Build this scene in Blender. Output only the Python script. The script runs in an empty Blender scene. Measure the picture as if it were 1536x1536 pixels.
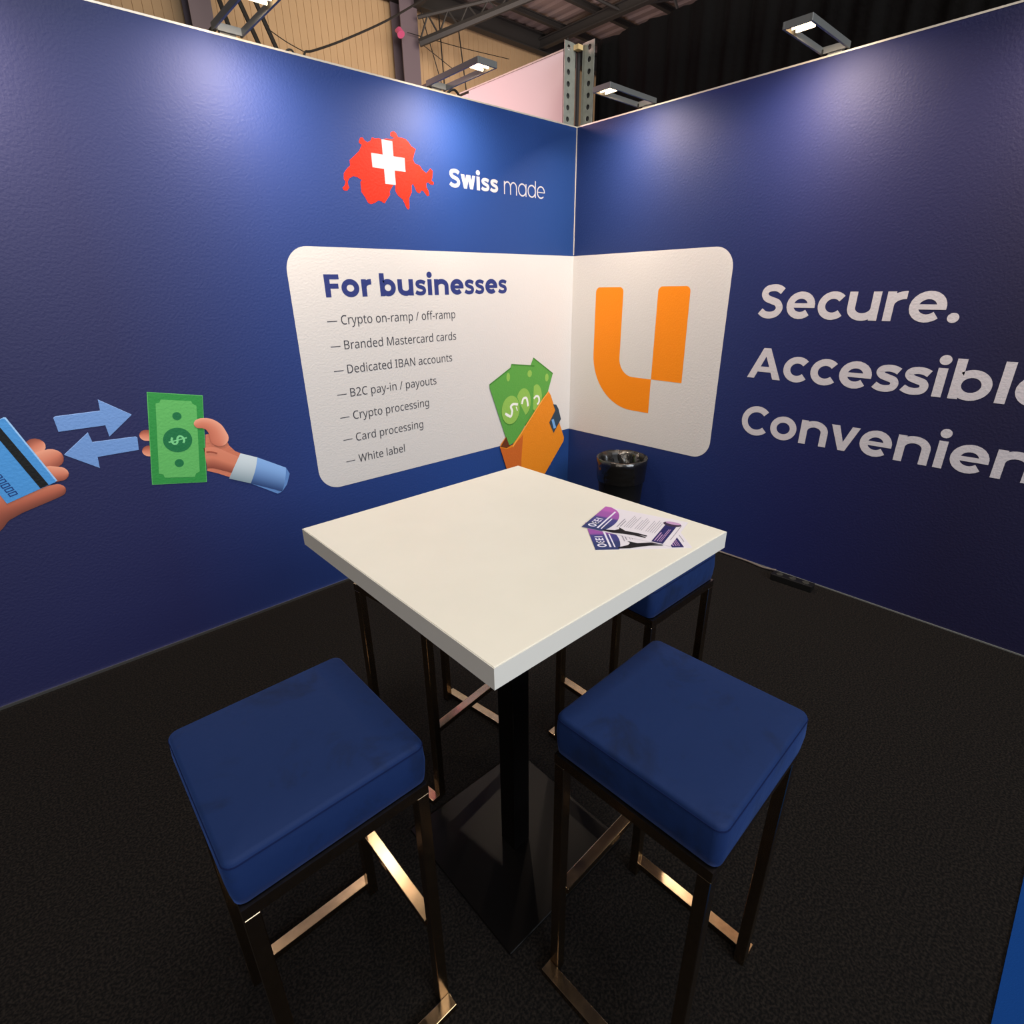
import bpy, bmesh, math, random
from mathutils import Vector, Matrix
random.seed(7)
SC = bpy.context.scene
COL = SC.collection
PI = math.pi

FRONT_P = 480
OVER_P = 235
SIDE_P = 120
BACK_P = 200
PINK_P = 21
ROOF_P = 85
GLOW = 9
LAMP_P = 10.5
ADDED_GLOW = 0.9
LAMP_C = (1, .80, .62)
LAMP_AIM = (-.40, 0, -1)

# ---------------------------------------------------------------- camera
def make_camera():
    yaw, pitch, roll = 0.8375620, 0.3932318, -0.0149247
    f = Vector((math.cos(yaw)*math.cos(pitch), math.sin(yaw)*math.cos(pitch), -math.sin(pitch)))
    r = Vector((math.sin(yaw), -math.cos(yaw), 0)); u = r.cross(f)
    r2 = math.cos(roll)*r + math.sin(roll)*u; u2 = -math.sin(roll)*r + math.cos(roll)*u
    cd = bpy.data.cameras.new('camera'); co = bpy.data.objects.new('camera', cd); COL.objects.link(co)
    M = Matrix((r2, u2, -f)).transposed().to_4x4(); M.translation = Vector((-3.0517, -2.7226, 1.5749))
    co.matrix_world = M
    cd.sensor_width = 36; cd.lens = 809.7238/1536*36; cd.clip_start = .02; cd.clip_end = 200
    SC.camera = co
make_camera()
SC.view_settings.view_transform = 'Standard'; SC.view_settings.look = 'None'
SC.view_settings.gamma = 1; SC.view_settings.use_curve_mapping = False
SC.view_settings.exposure = 0.0

# ---------------------------------------------------------------- world + hall lights
w = bpy.data.worlds.new('hall_air'); SC.world = w; w.use_nodes = True
w.node_tree.nodes['Background'].inputs[0].default_value = (.55, .6, .75, 1)
w.node_tree.nodes['Background'].inputs[1].default_value = 0.02
def area(name, loc, target, sx, sy, power, col, spread=PI):
    l = bpy.data.lights.new(name, 'AREA'); l.shape = 'RECTANGLE'; l.size = sx; l.size_y = sy
    l.energy = power; l.color = col; l.spread = spread
    o = bpy.data.objects.new(name, l); COL.objects.link(o); o.location = loc
    o.rotation_euler = (Vector(target)-Vector(loc)).to_track_quat('-Z', 'Y').to_euler(); return o
area('hall_light_front', (-3.0, -9.0, 4.4), (-2.0, -1.2, 1.2), 5, 2.5, FRONT_P, (.86, .92, 1))
area('hall_light_side', (-7.6, -5.0, 4.0), (-2, -1.8, .9), 2.5, 2, SIDE_P, (1, .88, .74))
area('hall_light_over', (-2.0, -3.5, 6.9), (-2.0, -1.8, 0), 3, 2, OVER_P, (1, .93, .82))
area('hall_light_back', (3.5, 4.5, 6.2), (4, 9, 4.2), 6, 2, BACK_P, (1, .83, .64))
area('hall_light_pink', (-2.2, 2.6, 3.3), (.05, 1.3, 2.4), .8, .6, PINK_P, (1, .56, .56), math.radians(75))
area('hall_light_roof', (5.5, 5.0, 4.0), (6.5, 6.5, 7.2), 3, 3, ROOF_P, (1, .82, .8))

# ---------------------------------------------------------------- materials
def lin(c):
    return tuple(((v/255)/12.92 if v/255 <= .04045 else ((v/255+.055)/1.055)**2.4) for v in c) + (1,)
class NT:
    def __init__(s, name):
        s.m = bpy.data.materials.new(name); s.m.use_nodes = True; s.t = s.m.node_tree
        s.b = s.t.nodes['Principled BSDF']
    def n(s, typ, **kw):
        x = s.t.nodes.new(typ)
        for k, v in kw.items():
            if k in x.inputs.keys(): x.inputs[k].default_value = v
            else: setattr(x, k, v)
        return x
    def l(s, a, b): s.t.links.new(a, b)
def mat(name, col, rough=.5, metal=0, spec=.5, emit=None, es=0, bump=None, sheen=0, coat=0, var=None):
    q = NT(name); b = q.b
    c = col if len(col) == 4 else lin(col)
    b.inputs['Base Color'].default_value = c
    b.inputs['Roughness'].default_value = rough; b.inputs['Metallic'].default_value = metal
    b.inputs['Specular IOR Level'].default_value = spec
    b.inputs['Sheen Weight'].default_value = sheen; b.inputs['Coat Weight'].default_value = coat
    if emit: b.inputs['Emission Color'].default_value = emit if len(emit) == 4 else lin(emit); b.inputs['Emission Strength'].default_value = es
    tc = q.n('ShaderNodeTexCoord') if (bump or var) else None
    if var:   # (scale, amount)
        no = q.n('ShaderNodeTexNoise', Scale=var[0], Detail=6.0); q.l(tc.outputs['Object'], no.inputs['Vector'])
        mr = q.n('ShaderNodeMapRange'); mr.inputs['From Min'].default_value = .3; mr.inputs['From Max'].default_value = .7
        mr.inputs['To Min'].default_value = 1-var[1]; mr.inputs['To Max'].default_value = 1+var[1]
        q.l(no.outputs['Fac'], mr.inputs['Value'])
        mx = q.n('ShaderNodeMix', data_type='RGBA', blend_type='MULTIPLY'); mx.inputs['Factor'].default_value = 1
        mx.inputs[6].default_value = c; cc = q.n('ShaderNodeCombineColor')
        for i in range(3): q.l(mr.outputs[0], cc.inputs[i])
        q.l(cc.outputs[0], mx.inputs[7]); q.l(mx.outputs[2], b.inputs['Base Color'])
    if bump:  # (scale, strength, distance)
        no = q.n('ShaderNodeTexNoise', Scale=bump[0], Detail=3.0); q.l(tc.outputs['Object'], no.inputs['Vector'])
        bp = q.n('ShaderNodeBump', Strength=bump[1], Distance=bump[2]); q.l(no.outputs['Fac'], bp.inputs['Height']); q.l(bp.outputs[0], b.inputs['Normal'])
    return q.m
PR = .6    # roughness of the printed laminate
PBUMP = (95.0, .42, .003)
def printed(name, col, **k):
    return mat(name, col, rough=PR, spec=.3, bump=PBUMP, **k)
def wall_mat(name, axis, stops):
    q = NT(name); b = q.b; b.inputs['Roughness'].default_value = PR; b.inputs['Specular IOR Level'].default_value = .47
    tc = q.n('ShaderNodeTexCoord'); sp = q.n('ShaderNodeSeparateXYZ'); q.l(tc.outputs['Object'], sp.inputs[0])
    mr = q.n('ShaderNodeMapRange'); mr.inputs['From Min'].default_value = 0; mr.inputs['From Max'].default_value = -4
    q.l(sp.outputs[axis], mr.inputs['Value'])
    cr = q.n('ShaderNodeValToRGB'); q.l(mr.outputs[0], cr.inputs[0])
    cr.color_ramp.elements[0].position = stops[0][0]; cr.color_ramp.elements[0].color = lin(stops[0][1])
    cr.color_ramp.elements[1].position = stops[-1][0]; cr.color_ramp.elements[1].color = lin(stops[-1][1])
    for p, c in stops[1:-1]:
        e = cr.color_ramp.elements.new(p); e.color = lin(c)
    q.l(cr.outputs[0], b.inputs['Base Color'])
    no = q.n('ShaderNodeTexNoise', Scale=PBUMP[0], Detail=3.0); q.l(tc.outputs['Object'], no.inputs['Vector'])
    bp = q.n('ShaderNodeBump', Strength=PBUMP[1], Distance=PBUMP[2]); q.l(no.outputs['Fac'], bp.inputs['Height']); q.l(bp.outputs[0], b.inputs['Normal'])
    return q.m
M = {}
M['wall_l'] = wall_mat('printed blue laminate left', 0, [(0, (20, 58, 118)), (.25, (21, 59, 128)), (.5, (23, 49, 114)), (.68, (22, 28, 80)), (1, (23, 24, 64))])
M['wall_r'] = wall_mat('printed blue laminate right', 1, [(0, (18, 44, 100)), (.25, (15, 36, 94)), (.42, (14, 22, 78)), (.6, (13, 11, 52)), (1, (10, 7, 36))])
M['white'] = printed('printed white', (202, 200, 199))
M['head'] = printed('printed heading navy', (38, 50, 112))
M['txt'] = printed('printed grey text', (54, 54, 62))
M['wtxt'] = printed('printed pale letters', (194, 190, 195))
M['orange'] = printed('printed orange', (232, 132, 10))
M['red'] = printed('printed red', (248, 34, 6))
M['alu'] = mat('anodised aluminium', (190, 190, 188), .35, 1)
M['trim'] = mat('pale profile edge', (225, 214, 196), .35, .2)
M['alu_d'] = mat('grey painted lamp metal', (112, 114, 112), .45, .3)
M['chrome'] = mat('polished stainless steel', (160, 140, 114), .21, 1, var=(60.0, .12))
M['black_gloss'] = mat('black powder coated steel', (6, 5, 5), .35, 0, .15)
M['black'] = mat('black plastic', (12, 12, 12), .4)
M['table'] = mat('cream white laminate', (226, 221, 206), .42, spec=.4, var=(9.0, .015))
M['edge'] = mat('white edge banding', (216, 213, 202), .5)
M['drape'] = mat('black drape cloth', (9, 8, 8), .95, spec=.1, bump=(40.0, .3, .01))
M['galv'] = mat('galvanised steel', (158, 160, 150), .5, .35, var=(30.0, .12))
M['steel_p'] = mat('purple grey painted steel', (104, 92, 102), .6)
M['steel_d'] = mat('dark painted steel', (52, 50, 50), .6)
M['clad'] = mat('beige wall cladding', (190, 160, 124), .7, var=(.8, .08))
M['roof'] = mat('pinkish grey roof sheeting', (150, 132, 130), .7, var=(1.2, .12))
M['neigh'] = mat('white partition panel', (214, 206, 208), .5)
M['cable'] = mat('black cable', (20, 16, 14), .6)
M['bag'] = mat('shiny black bin liner', (16, 15, 14), .22, 0, .8, bump=(22.0, .45, .012))
M['bin'] = mat('black bin plastic', (10, 10, 10), .45)
M['paper'] = mat('glossy flyer paper', (226, 220, 226), .35)
M['aisle'] = mat('blue aisle carpet', (8, 52, 112), .9, spec=.1, bump=(400.0, .3, .004))
def m_carpet():
    q = NT('black needle felt carpet'); b = q.b; b.inputs['Roughness'].default_value = .95; b.inputs['Specular IOR Level'].default_value = .15
    tc = q.n('ShaderNodeTexCoord'); no = q.n('ShaderNodeTexNoise', Scale=150.0, Detail=5.0); q.l(tc.outputs['Object'], no.inputs['Vector'])
    cr = q.n('ShaderNodeValToRGB'); q.l(no.outputs['Fac'], cr.inputs[0])
    cr.color_ramp.elements[0].position = .42; cr.color_ramp.elements[0].color = lin((4, 3, 3))
    cr.color_ramp.elements[1].position = .66; cr.color_ramp.elements[1].color = lin((28, 24, 21))
    q.l(cr.outputs[0], b.inputs['Base Color'])
    bp = q.n('ShaderNodeBump', Strength=.5, Distance=.004); q.l(no.outputs['Fac'], bp.inputs['Height']); q.l(bp.outputs[0], b.inputs['Normal']); return q.m
M['carpet'] = m_carpet()
def m_velvet():
    q = NT('royal blue velvet'); b = q.b; b.inputs['Roughness'].default_value = .75; b.inputs['Specular IOR Level'].default_value = .25
    b.inputs['Sheen Weight'].default_value = .22; b.inputs['Sheen Tint'].default_value = lin((90, 130, 220)); b.inputs['Sheen Roughness'].default_value = .4
    tc = q.n('ShaderNodeTexCoord')
    no = q.n('ShaderNodeTexNoise', Scale=7.0, Detail=8.0, Distortion=.6); no.inputs['Roughness'].default_value = .62; q.l(tc.outputs['Object'], no.inputs['Vector'])
    cr = q.n('ShaderNodeValToRGB'); q.l(no.outputs['Fac'], cr.inputs[0])
    cr.color_ramp.elements[0].position = .31; cr.color_ramp.elements[0].color = lin((5, 21, 50))
    cr.color_ramp.elements[1].position = .5; cr.color_ramp.elements[1].color = lin((9, 34, 78))
    q.l(cr.outputs[0], b.inputs['Base Color'])
    n2 = q.n('ShaderNodeTexNoise', Scale=14.0, Detail=5.0); q.l(tc.outputs['Object'], n2.inputs['Vector'])
    bp = q.n('ShaderNodeBump', Strength=.35, Distance=.01); q.l(n2.outputs['Fac'], bp.inputs['Height']); q.l(bp.outputs[0], b.inputs['Normal']); return q.m
M['velvet'] = m_velvet()
M['piping'] = mat('dark blue seam piping', (10, 22, 58), .9, spec=.1)
def m_vcol():
    q = NT('printed shaded illustration'); b = q.b; b.inputs['Roughness'].default_value = PR
    a = q.n('ShaderNodeVertexColor'); a.layer_name = 'ink'; q.l(a.outputs[0], b.inputs['Base Color']); return q.m
M['ink'] = m_vcol()

# ---------------------------------------------------------------- object helpers
def tag(o, label=None, cat=None, group=None, kind=None):
    if label: o['label'] = label
    if cat: o['category'] = cat
    if group: o['group'] = group
    if kind: o['kind'] = kind
    return o
def obj(name, me, m=None, parent=None, smooth=False):
    if isinstance(me, bmesh.types.BMesh):
        bm = me; me = bpy.data.meshes.new(name); bm.to_mesh(me); bm.free()
    if m is not None and not me.materials: me.materials.append(m)
    if smooth:
        for p in me.polygons: p.use_smooth = True
    o = bpy.data.objects.new(name, me); COL.objects.link(o)
    if parent: o.parent = parent
    return o
def empty(name, loc=(0, 0, 0), rz=0):
    o = bpy.data.objects.new(name, None); COL.objects.link(o); o.location = loc; o.rotation_euler = (0, 0, rz); o.empty_display_size = .1; return o
def box(bm, x0, x1, y0, y1, z0, z1, M4=None):
    vs = [bm.verts.new((x, y, z)) for z in (z0, z1) for y in (y0, y1) for x in (x0, x1)]
    if M4 is not None:
        for v in vs: v.co = M4 @ v.co
    for q in ((0, 2, 3, 1), (4, 5, 7, 6), (0, 1, 5, 4), (2, 6, 7, 3), (0, 4, 6, 2), (1, 3, 7, 5)): bm.faces.new([vs[i] for i in q])
def bx(*a, bevel=0, seg=2, **k):
    bm = bmesh.new(); box(bm, *a, **k)
    if bevel: bmesh.ops.bevel(bm, geom=bm.edges[:], offset=bevel, segments=seg, profile=.6, affect='EDGES')
    return bm
def tube(bm, pts, r, n=8, caps=True):
    pts = [Vector(p) for p in pts]; rings = []
    up = Vector((0, 0, 1)); 
    for i, p in enumerate(pts):
        d = (pts[min(i+1, len(pts)-1)]-pts[max(i-1, 0)]).normalized()
        a = d.cross(up); 
        if a.length < 1e-4: a = d.cross(Vector((1, 0, 0)))
        a.normalize(); b = d.cross(a)
        rr = r[i] if isinstance(r, (list, tuple)) else r
        rings.append([bm.verts.new(p+rr*(math.cos(2*PI*k/n)*a+math.sin(2*PI*k/n)*b)) for k in range(n)])
    for A, B in zip(rings, rings[1:]):
        for k in range(n): bm.faces.new((A[k], A[(k+1) % n], B[(k+1) % n], B[k]))
    if caps: bm.faces.new(rings[0][::-1]); bm.faces.new(rings[-1])
def catmull(P, n=6, closed=False):
    P = [Vector(p) for p in P]; out = []; N = len(P)
    rng = range(N if closed else N-1)
    for i in rng:
        g = (lambda k: P[k % N]) if closed else (lambda k: P[max(0, min(N-1, k))])
        a, b, c, d = g(i-1), g(i), g(i+1), g(i+2)
        for k in range(n):
            t = k/n; out.append(.5*((2*b)+(c-a)*t+(2*a-5*b+4*c-d)*t*t+(3*b-3*c+d-a)*t**3))
    if not closed: out.append(P[-1])
    return out

# ---------------------------------------------------------------- room shell
H = 2.5
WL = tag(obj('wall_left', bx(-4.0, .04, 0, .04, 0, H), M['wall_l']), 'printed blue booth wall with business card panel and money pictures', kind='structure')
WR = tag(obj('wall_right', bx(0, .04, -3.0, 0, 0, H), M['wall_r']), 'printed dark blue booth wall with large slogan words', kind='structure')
fl = tag(obj('floor', bx(-12, 16, -2.96, 14, -.05, 0), M['carpet']), 'black carpet floor', kind='structure')
fa = tag(obj('aisle_carpet', bx(-7.9, 15.4, -13.9, -2.935, -.05, .004), M['aisle']), 'bright blue aisle carpet beyond the open front of the booth', 'carpet')
for nm, b in (('trim_1', (-4.0, 0, -.001, .046, H, H+.007)), ('trim_2', (-.001, .046, -3.0, -.001, H, H+.007)),):
    tag(obj(nm, bx(*b), M['trim']), kind='structure')
tag(obj('trim_3', bx(-.0045, 0, -.0045, 0, 1.775, H), M['trim']), kind='structure')
tag(obj('baseboard_left', bx(-4.0, -.006, -.007, 0, 0, .012), M['alu']), kind='structure')
tag(obj('baseboard_right', bx(-.005, 0, -3.0, -.008, 0, .006), M['alu_d']), kind='structure')

GLYPH = {" ":[175,[]],"$":[384,[[170,-39,170,33,146,34,122,36,98,39,76,44,57,49,42,55,42,112,58,105,78,99,100,93,124,89,147,86,170,85,170,220,130,233,97,249,73,266,55,287,45,312,42,341,45,372,57,398,76,419,102,435,133,446,170,451,170,510,213,510,213,451,236,450,258,448,278,444,297,439,314,433,331,426,313,377,298,382,282,387,266,392,248,396,231,398,213,400,213,265,241,257,265,248,287,238,305,228,320,216,331,202,340,187,345,169,347,148,343,118,331,93,312,72,285,55,252,43,213,36,213,-39],[170,280,170,399,148,396,130,390,117,382,107,372,101,360,99,346,101,329,106,316,115,305,127,295,146,287],[213,88,237,92,256,98,271,106,281,117,287,129,289,144,287,159,282,172,273,182,259,191,239,199,213,206]]],"-":[216,[[27,154,27,206,189,206,189,154]]],"/":[250,[[7,0,185,480,243,480,64,0]]],"2":[384,[[32,0,32,49,158,176,181,199,201,221,219,240,234,259,247,278,257,296,264,315,268,334,269,355,267,380,259,400,246,415,229,427,208,434,185,436,162,435,142,430,123,424,105,415,87,403,69,390,38,430,57,445,79,458,102,470,128,479,155,484,185,486,226,482,262,471,291,452,312,427,325,396,330,359,328,334,323,311,314,288,303,267,288,245,271,224,252,202,230,179,207,155,107,56,107,54,349,54,349,0]]],"A":[429,[[0,0,187,482,242,482,428,0,366,0,308,148,118,148,61,0],[138,202,290,202,236,347,230,367,221,396,214,419,210,405,207,392,203,378,193,347]]],"B":[437,[[65,0,65,480,202,480,257,477,303,468,338,453,364,431,379,400,384,361,382,334,374,311,361,290,343,274,320,262,293,255,293,251,312,247,331,241,348,234,363,224,376,212,386,197,394,180,399,160,400,136,395,96,380,63,356,36,322,16,282,4,234,0],[126,275,214,275,251,278,279,284,299,295,312,310,319,330,322,354,319,378,309,397,294,411,272,420,242,426,205,428,126,428],[126,51,222,51,261,54,290,62,311,76,325,94,333,116,336,141,333,165,324,185,310,202,288,215,257,222,218,225,126,225]]],"C":[424,[[261,-7,215,-3,174,7,139,24,109,46,85,75,65,109,52,149,44,192,41,240,44,287,53,330,67,368,88,403,114,431,146,455,183,472,225,483,271,486,320,483,364,474,404,458,379,407,364,413,348,420,330,425,311,430,292,432,271,433,223,427,182,410,149,381,124,343,110,296,105,240,109,184,123,137,146,98,178,69,219,52,270,46,291,47,311,49,330,52,348,56,367,60,385,65,385,13,367,7,348,2,329,-2,309,-5,286,-6]]],"D":[490,[[65,0,65,480,213,480,259,477,301,468,338,453,371,432,398,406,420,374,436,336,446,293,449,244,442,170,420,109,383,61,333,27,272,7,199,0],[126,52,191,52,299,73,364,136,385,242,380,301,364,348,338,383,302,408,258,423,204,428,126,428]]],"I":[228,[[27,0,27,35,83,48,83,431,27,445,27,480,200,480,200,445,144,431,144,48,200,35,200,0]]],"M":[609,[[65,0,65,480,154,480,302,87,305,87,455,480,544,480,544,0,484,0,484,295,484,318,485,341,486,364,489,420,486,420,326,0,277,0,119,420,116,420,117,405,119,386,120,364,120,340,121,316,121,291,121,0]]],"N":[510,[[65,0,65,480,135,480,391,83,394,83,392,115,390,162,389,178,389,194,389,209,389,480,445,480,445,0,375,0,118,398,116,398,117,381,118,362,119,340,120,316,121,292,121,268,121,0]]],"W":[625,[[135,0,8,480,71,480,146,187,151,166,155,146,160,127,163,108,166,90,169,73,171,91,175,110,179,130,183,150,188,170,194,190,279,480,341,480,429,188,435,167,440,147,445,127,449,107,453,89,455,73,458,90,461,108,465,127,469,146,474,167,479,187,553,480,616,480,488,0,427,0,334,314,323,353,320,366,317,377,314,388,310,409,309,401,306,389,303,372,298,352,293,333,287,312,196,0]]],"a":[377,[[144,-7,114,-4,86,5,63,19,45,40,34,67,31,100,36,133,50,161,73,183,106,200,150,210,203,215,265,217,265,238,262,265,256,286,245,301,230,311,212,316,190,318,172,317,154,315,136,310,120,304,104,298,89,291,71,335,87,343,106,350,126,357,148,362,170,365,193,366,233,363,266,353,291,337,308,314,319,283,322,245,322,0,279,0,268,51,265,51,249,33,233,19,216,7,196,0,173,-5],[158,41,187,44,212,52,234,66,251,86,261,112,264,144,264,176,211,174,171,170,140,163,118,152,103,138,95,121,92,99,94,81,100,66,110,55,124,47,140,43]]],"b":[413,[[228,-7,201,-5,178,0,158,9,142,20,128,32,116,46,111,46,99,0,57,0,57,510,116,510,116,386,116,371,116,357,115,344,114,331,114,321,113,312,116,312,128,327,142,339,158,351,178,359,201,364,228,366,269,361,305,345,335,319,358,283,372,237,376,180,372,123,358,77,335,40,305,14,269,-1],[219,42,248,46,273,58,291,78,304,105,312,139,315,181,304,256,272,302,218,317,183,313,157,302,138,284,126,258,119,224,116,182,116,179,119,138,126,105,138,78,157,58,184,46]]],"c":[322,[[201,-7,171,-5,143,2,117,13,93,28,74,48,58,73,46,103,39,138,37,178,39,220,47,256,59,286,76,311,96,332,119,347,146,358,174,365,206,367,224,366,241,364,259,361,275,357,288,352,300,347,282,298,271,302,258,306,244,310,230,313,217,314,204,315,145,300,110,254,98,179,101,139,110,105,124,79,144,60,170,48,201,44,220,45,237,47,253,50,267,55,281,60,294,65,294,13,282,7,268,2,254,-2,239,-4,221,-6]]],"d":[413,[[185,-7,143,-2,107,14,77,40,55,76,41,123,37,179,41,236,55,283,78,319,108,346,144,361,185,367,211,365,234,360,254,351,270,340,285,328,297,314,301,314,299,339,298,350,297,359,297,367,297,510,356,510,356,0,308,0,300,48,297,48,285,34,271,21,254,9,234,0,211,-5],[194,42,228,46,255,56,274,74,287,98,295,129,298,168,298,179,295,220,288,254,275,282,256,302,229,314,193,318,164,313,140,301,122,280,109,252,101,218,98,178,101,138,109,105,122,78,141,58,165,46]]],"e":[379,[[210,-7,177,-4,147,3,120,14,96,30,75,51,59,76,47,106,39,140,37,177,39,215,46,249,57,279,72,305,90,326,112,344,138,357,166,364,196,367,226,364,252,358,276,347,296,331,313,312,327,290,337,264,343,235,345,204,345,169,98,169,102,131,113,100,129,76,152,58,180,47,213,44,235,44,255,46,274,50,292,55,310,61,328,69,328,17,310,9,292,4,274,-1,255,-4,234,-6],[99,216,283,216,280,244,273,269,262,290,245,306,223,315,195,318,169,315,147,306,129,291,114,271,105,245]]],"f":[231,[[73,0,73,314,10,314,10,342,73,362,73,383,77,425,87,458,104,483,127,500,156,510,190,514,204,513,217,512,229,510,241,507,251,505,260,502,244,455,220,462,210,464,201,465,191,465,173,463,158,457,147,446,139,430,134,409,132,383,132,360,223,360,223,314,132,314,132,0]]],"g":[413,[[195,-161,145,-159,102,-151,65,-138,65,-84,103,-100,148,-109,198,-112,227,-109,251,-100,271,-85,286,-65,295,-40,298,-11,298,3,298,27,300,48,297,48,268,17,231,-1,185,-7,142,-1,106,15,76,42,54,79,41,125,37,179,41,233,54,278,76,316,106,344,142,361,185,367,208,365,229,361,249,353,267,343,283,329,298,312,301,312,309,360,356,360,356,-6,352,-53,338,-92,317,-122,286,-144,245,-157],[194,42,227,45,253,55,273,71,287,94,295,126,298,165,298,179,295,224,287,259,273,285,252,303,226,313,193,317,165,313,142,301,123,281,109,254,101,220,98,179,101,138,109,104,123,77,141,57,165,46]]],"h":[415,[[57,0,57,510,116,510,116,361,116,343,115,326,113,310,117,310,130,327,146,341,164,352,185,360,206,364,229,366,269,363,302,352,328,335,346,310,357,276,361,234,361,0,302,0,302,230,293,278,266,307,222,317,186,313,158,302,139,283,126,257,119,225,116,186,116,0]]],"i":[173,[[87,420,78,421,70,424,62,429,57,436,54,446,52,457,54,469,57,479,62,486,70,491,78,494,87,495,96,494,104,491,111,486,117,479,120,469,122,457,120,446,117,436,111,429,104,424,96,421],[57,0,57,360,116,360,116,0]]],"l":[173,[[57,0,57,510,116,510,116,0]]],"m":[628,[[57,0,57,360,105,360,113,311,117,311,129,328,144,342,162,353,182,361,202,365,223,367,273,360,310,340,333,306,336,306,350,325,366,340,386,352,407,360,429,365,452,367,489,363,520,353,543,335,560,310,570,277,574,234,574,0,515,0,515,232,507,279,483,308,442,317,410,314,385,304,367,287,355,264,347,234,345,199,345,0,286,0,286,232,278,279,253,308,212,317,180,313,155,302,137,283,125,258,118,226,116,187,116,0]]],"n":[415,[[57,0,57,360,105,360,113,311,117,311,130,328,146,342,165,353,186,361,208,365,230,367,270,363,302,353,328,335,346,310,357,277,361,234,361,0,302,0,302,230,293,278,266,307,222,317,186,313,158,302,139,283,126,258,119,226,116,187,116,0]]],"o":[406,[[202,-7,172,-4,143,3,117,15,94,32,75,53,58,79,46,109,39,143,37,181,42,236,57,282,82,318,116,345,156,361,204,367,236,364,264,357,290,345,314,328,333,307,349,282,361,252,368,218,370,181,365,126,350,79,325,42,291,15,250,-1],[203,42,237,46,263,59,283,80,298,107,306,141,309,181,306,220,298,253,283,281,263,301,236,313,203,317,169,313,143,301,123,281,109,253,101,220,98,181,101,141,109,107,123,80,143,59,170,46]]],"p":[413,[[57,-161,57,360,105,360,113,311,116,311,128,326,142,339,158,351,178,360,201,365,228,367,270,362,305,346,335,320,358,284,372,238,376,181,372,124,358,78,335,41,305,14,269,-1,228,-7,202,-5,179,0,159,9,142,20,128,32,116,46,112,46,115,17,116,6,116,-4,116,-13,116,-161],[219,42,240,44,258,50,273,60,286,74,296,90,305,110,310,132,314,155,315,181,312,220,304,253,291,280,272,301,248,313,218,317,185,314,159,303,140,286,127,262,119,231,116,192,116,181,119,140,126,106,138,78,157,58,184,46]]],"r":[277,[[57,0,57,360,105,360,112,294,115,294,128,313,143,330,160,345,179,357,201,364,225,367,247,366,267,363,260,308,241,312,221,313,203,311,186,306,169,298,154,286,141,272,131,256,123,236,118,215,116,192,116,0]]],"s":[322,[[148,-7,124,-6,102,-4,83,-1,66,4,50,9,35,16,35,70,50,63,68,56,87,50,107,45,128,42,149,41,176,43,198,47,214,55,225,66,232,79,234,94,234,103,231,111,227,118,221,125,212,133,200,140,186,147,168,155,146,164,124,173,104,182,86,191,71,200,58,211,48,223,40,237,36,253,34,271,38,299,51,323,72,342,99,356,132,364,169,367,191,366,211,364,231,360,249,355,267,350,284,343,264,296,248,301,233,307,216,312,200,315,183,318,165,318,143,317,124,313,110,307,99,298,93,287,91,275,92,265,95,257,99,249,107,243,116,236,129,229,144,222,162,215,183,206,205,198,225,189,242,180,257,170,269,159,279,147,286,133,290,118,291,99,287,67,274,41,253,20,224,5,189,-4]]],"t":[242,[[167,-7,149,-6,132,-2,115,3,100,11,87,22,77,37,68,55,63,78,62,105,62,314,11,314,11,343,62,366,86,443,121,443,121,360,225,360,225,314,121,314,121,106,123,86,128,70,137,57,148,49,162,43,177,42,186,42,196,43,205,44,214,46,221,47,228,49,228,4,221,1,212,-1,201,-4,189,-5,178,-6]]],"u":[415,[[184,-7,144,-3,111,7,86,25,68,49,57,83,53,124,53,360,113,360,113,128,122,81,148,52,193,42,229,46,256,57,276,76,289,102,296,134,299,173,299,360,358,360,358,0,310,0,301,48,298,48,285,31,269,17,250,6,229,-1,207,-5]]],"y":[343,[[56,-161,46,-161,37,-160,28,-160,7,-156,7,-109,25,-111,32,-112,40,-113,47,-113,66,-111,83,-105,97,-95,108,-82,118,-67,127,-49,146,-1,1,360,64,360,142,155,148,137,154,120,160,104,165,88,169,72,172,57,175,57,178,69,182,84,187,101,193,119,199,137,206,156,279,360,343,360,187,-50,174,-81,157,-108,139,-131,116,-148,89,-158]]],"—":[403,[[64,0,64,480,339,480,339,0],[98,34,306,34,306,445,98,445]]]}
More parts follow.
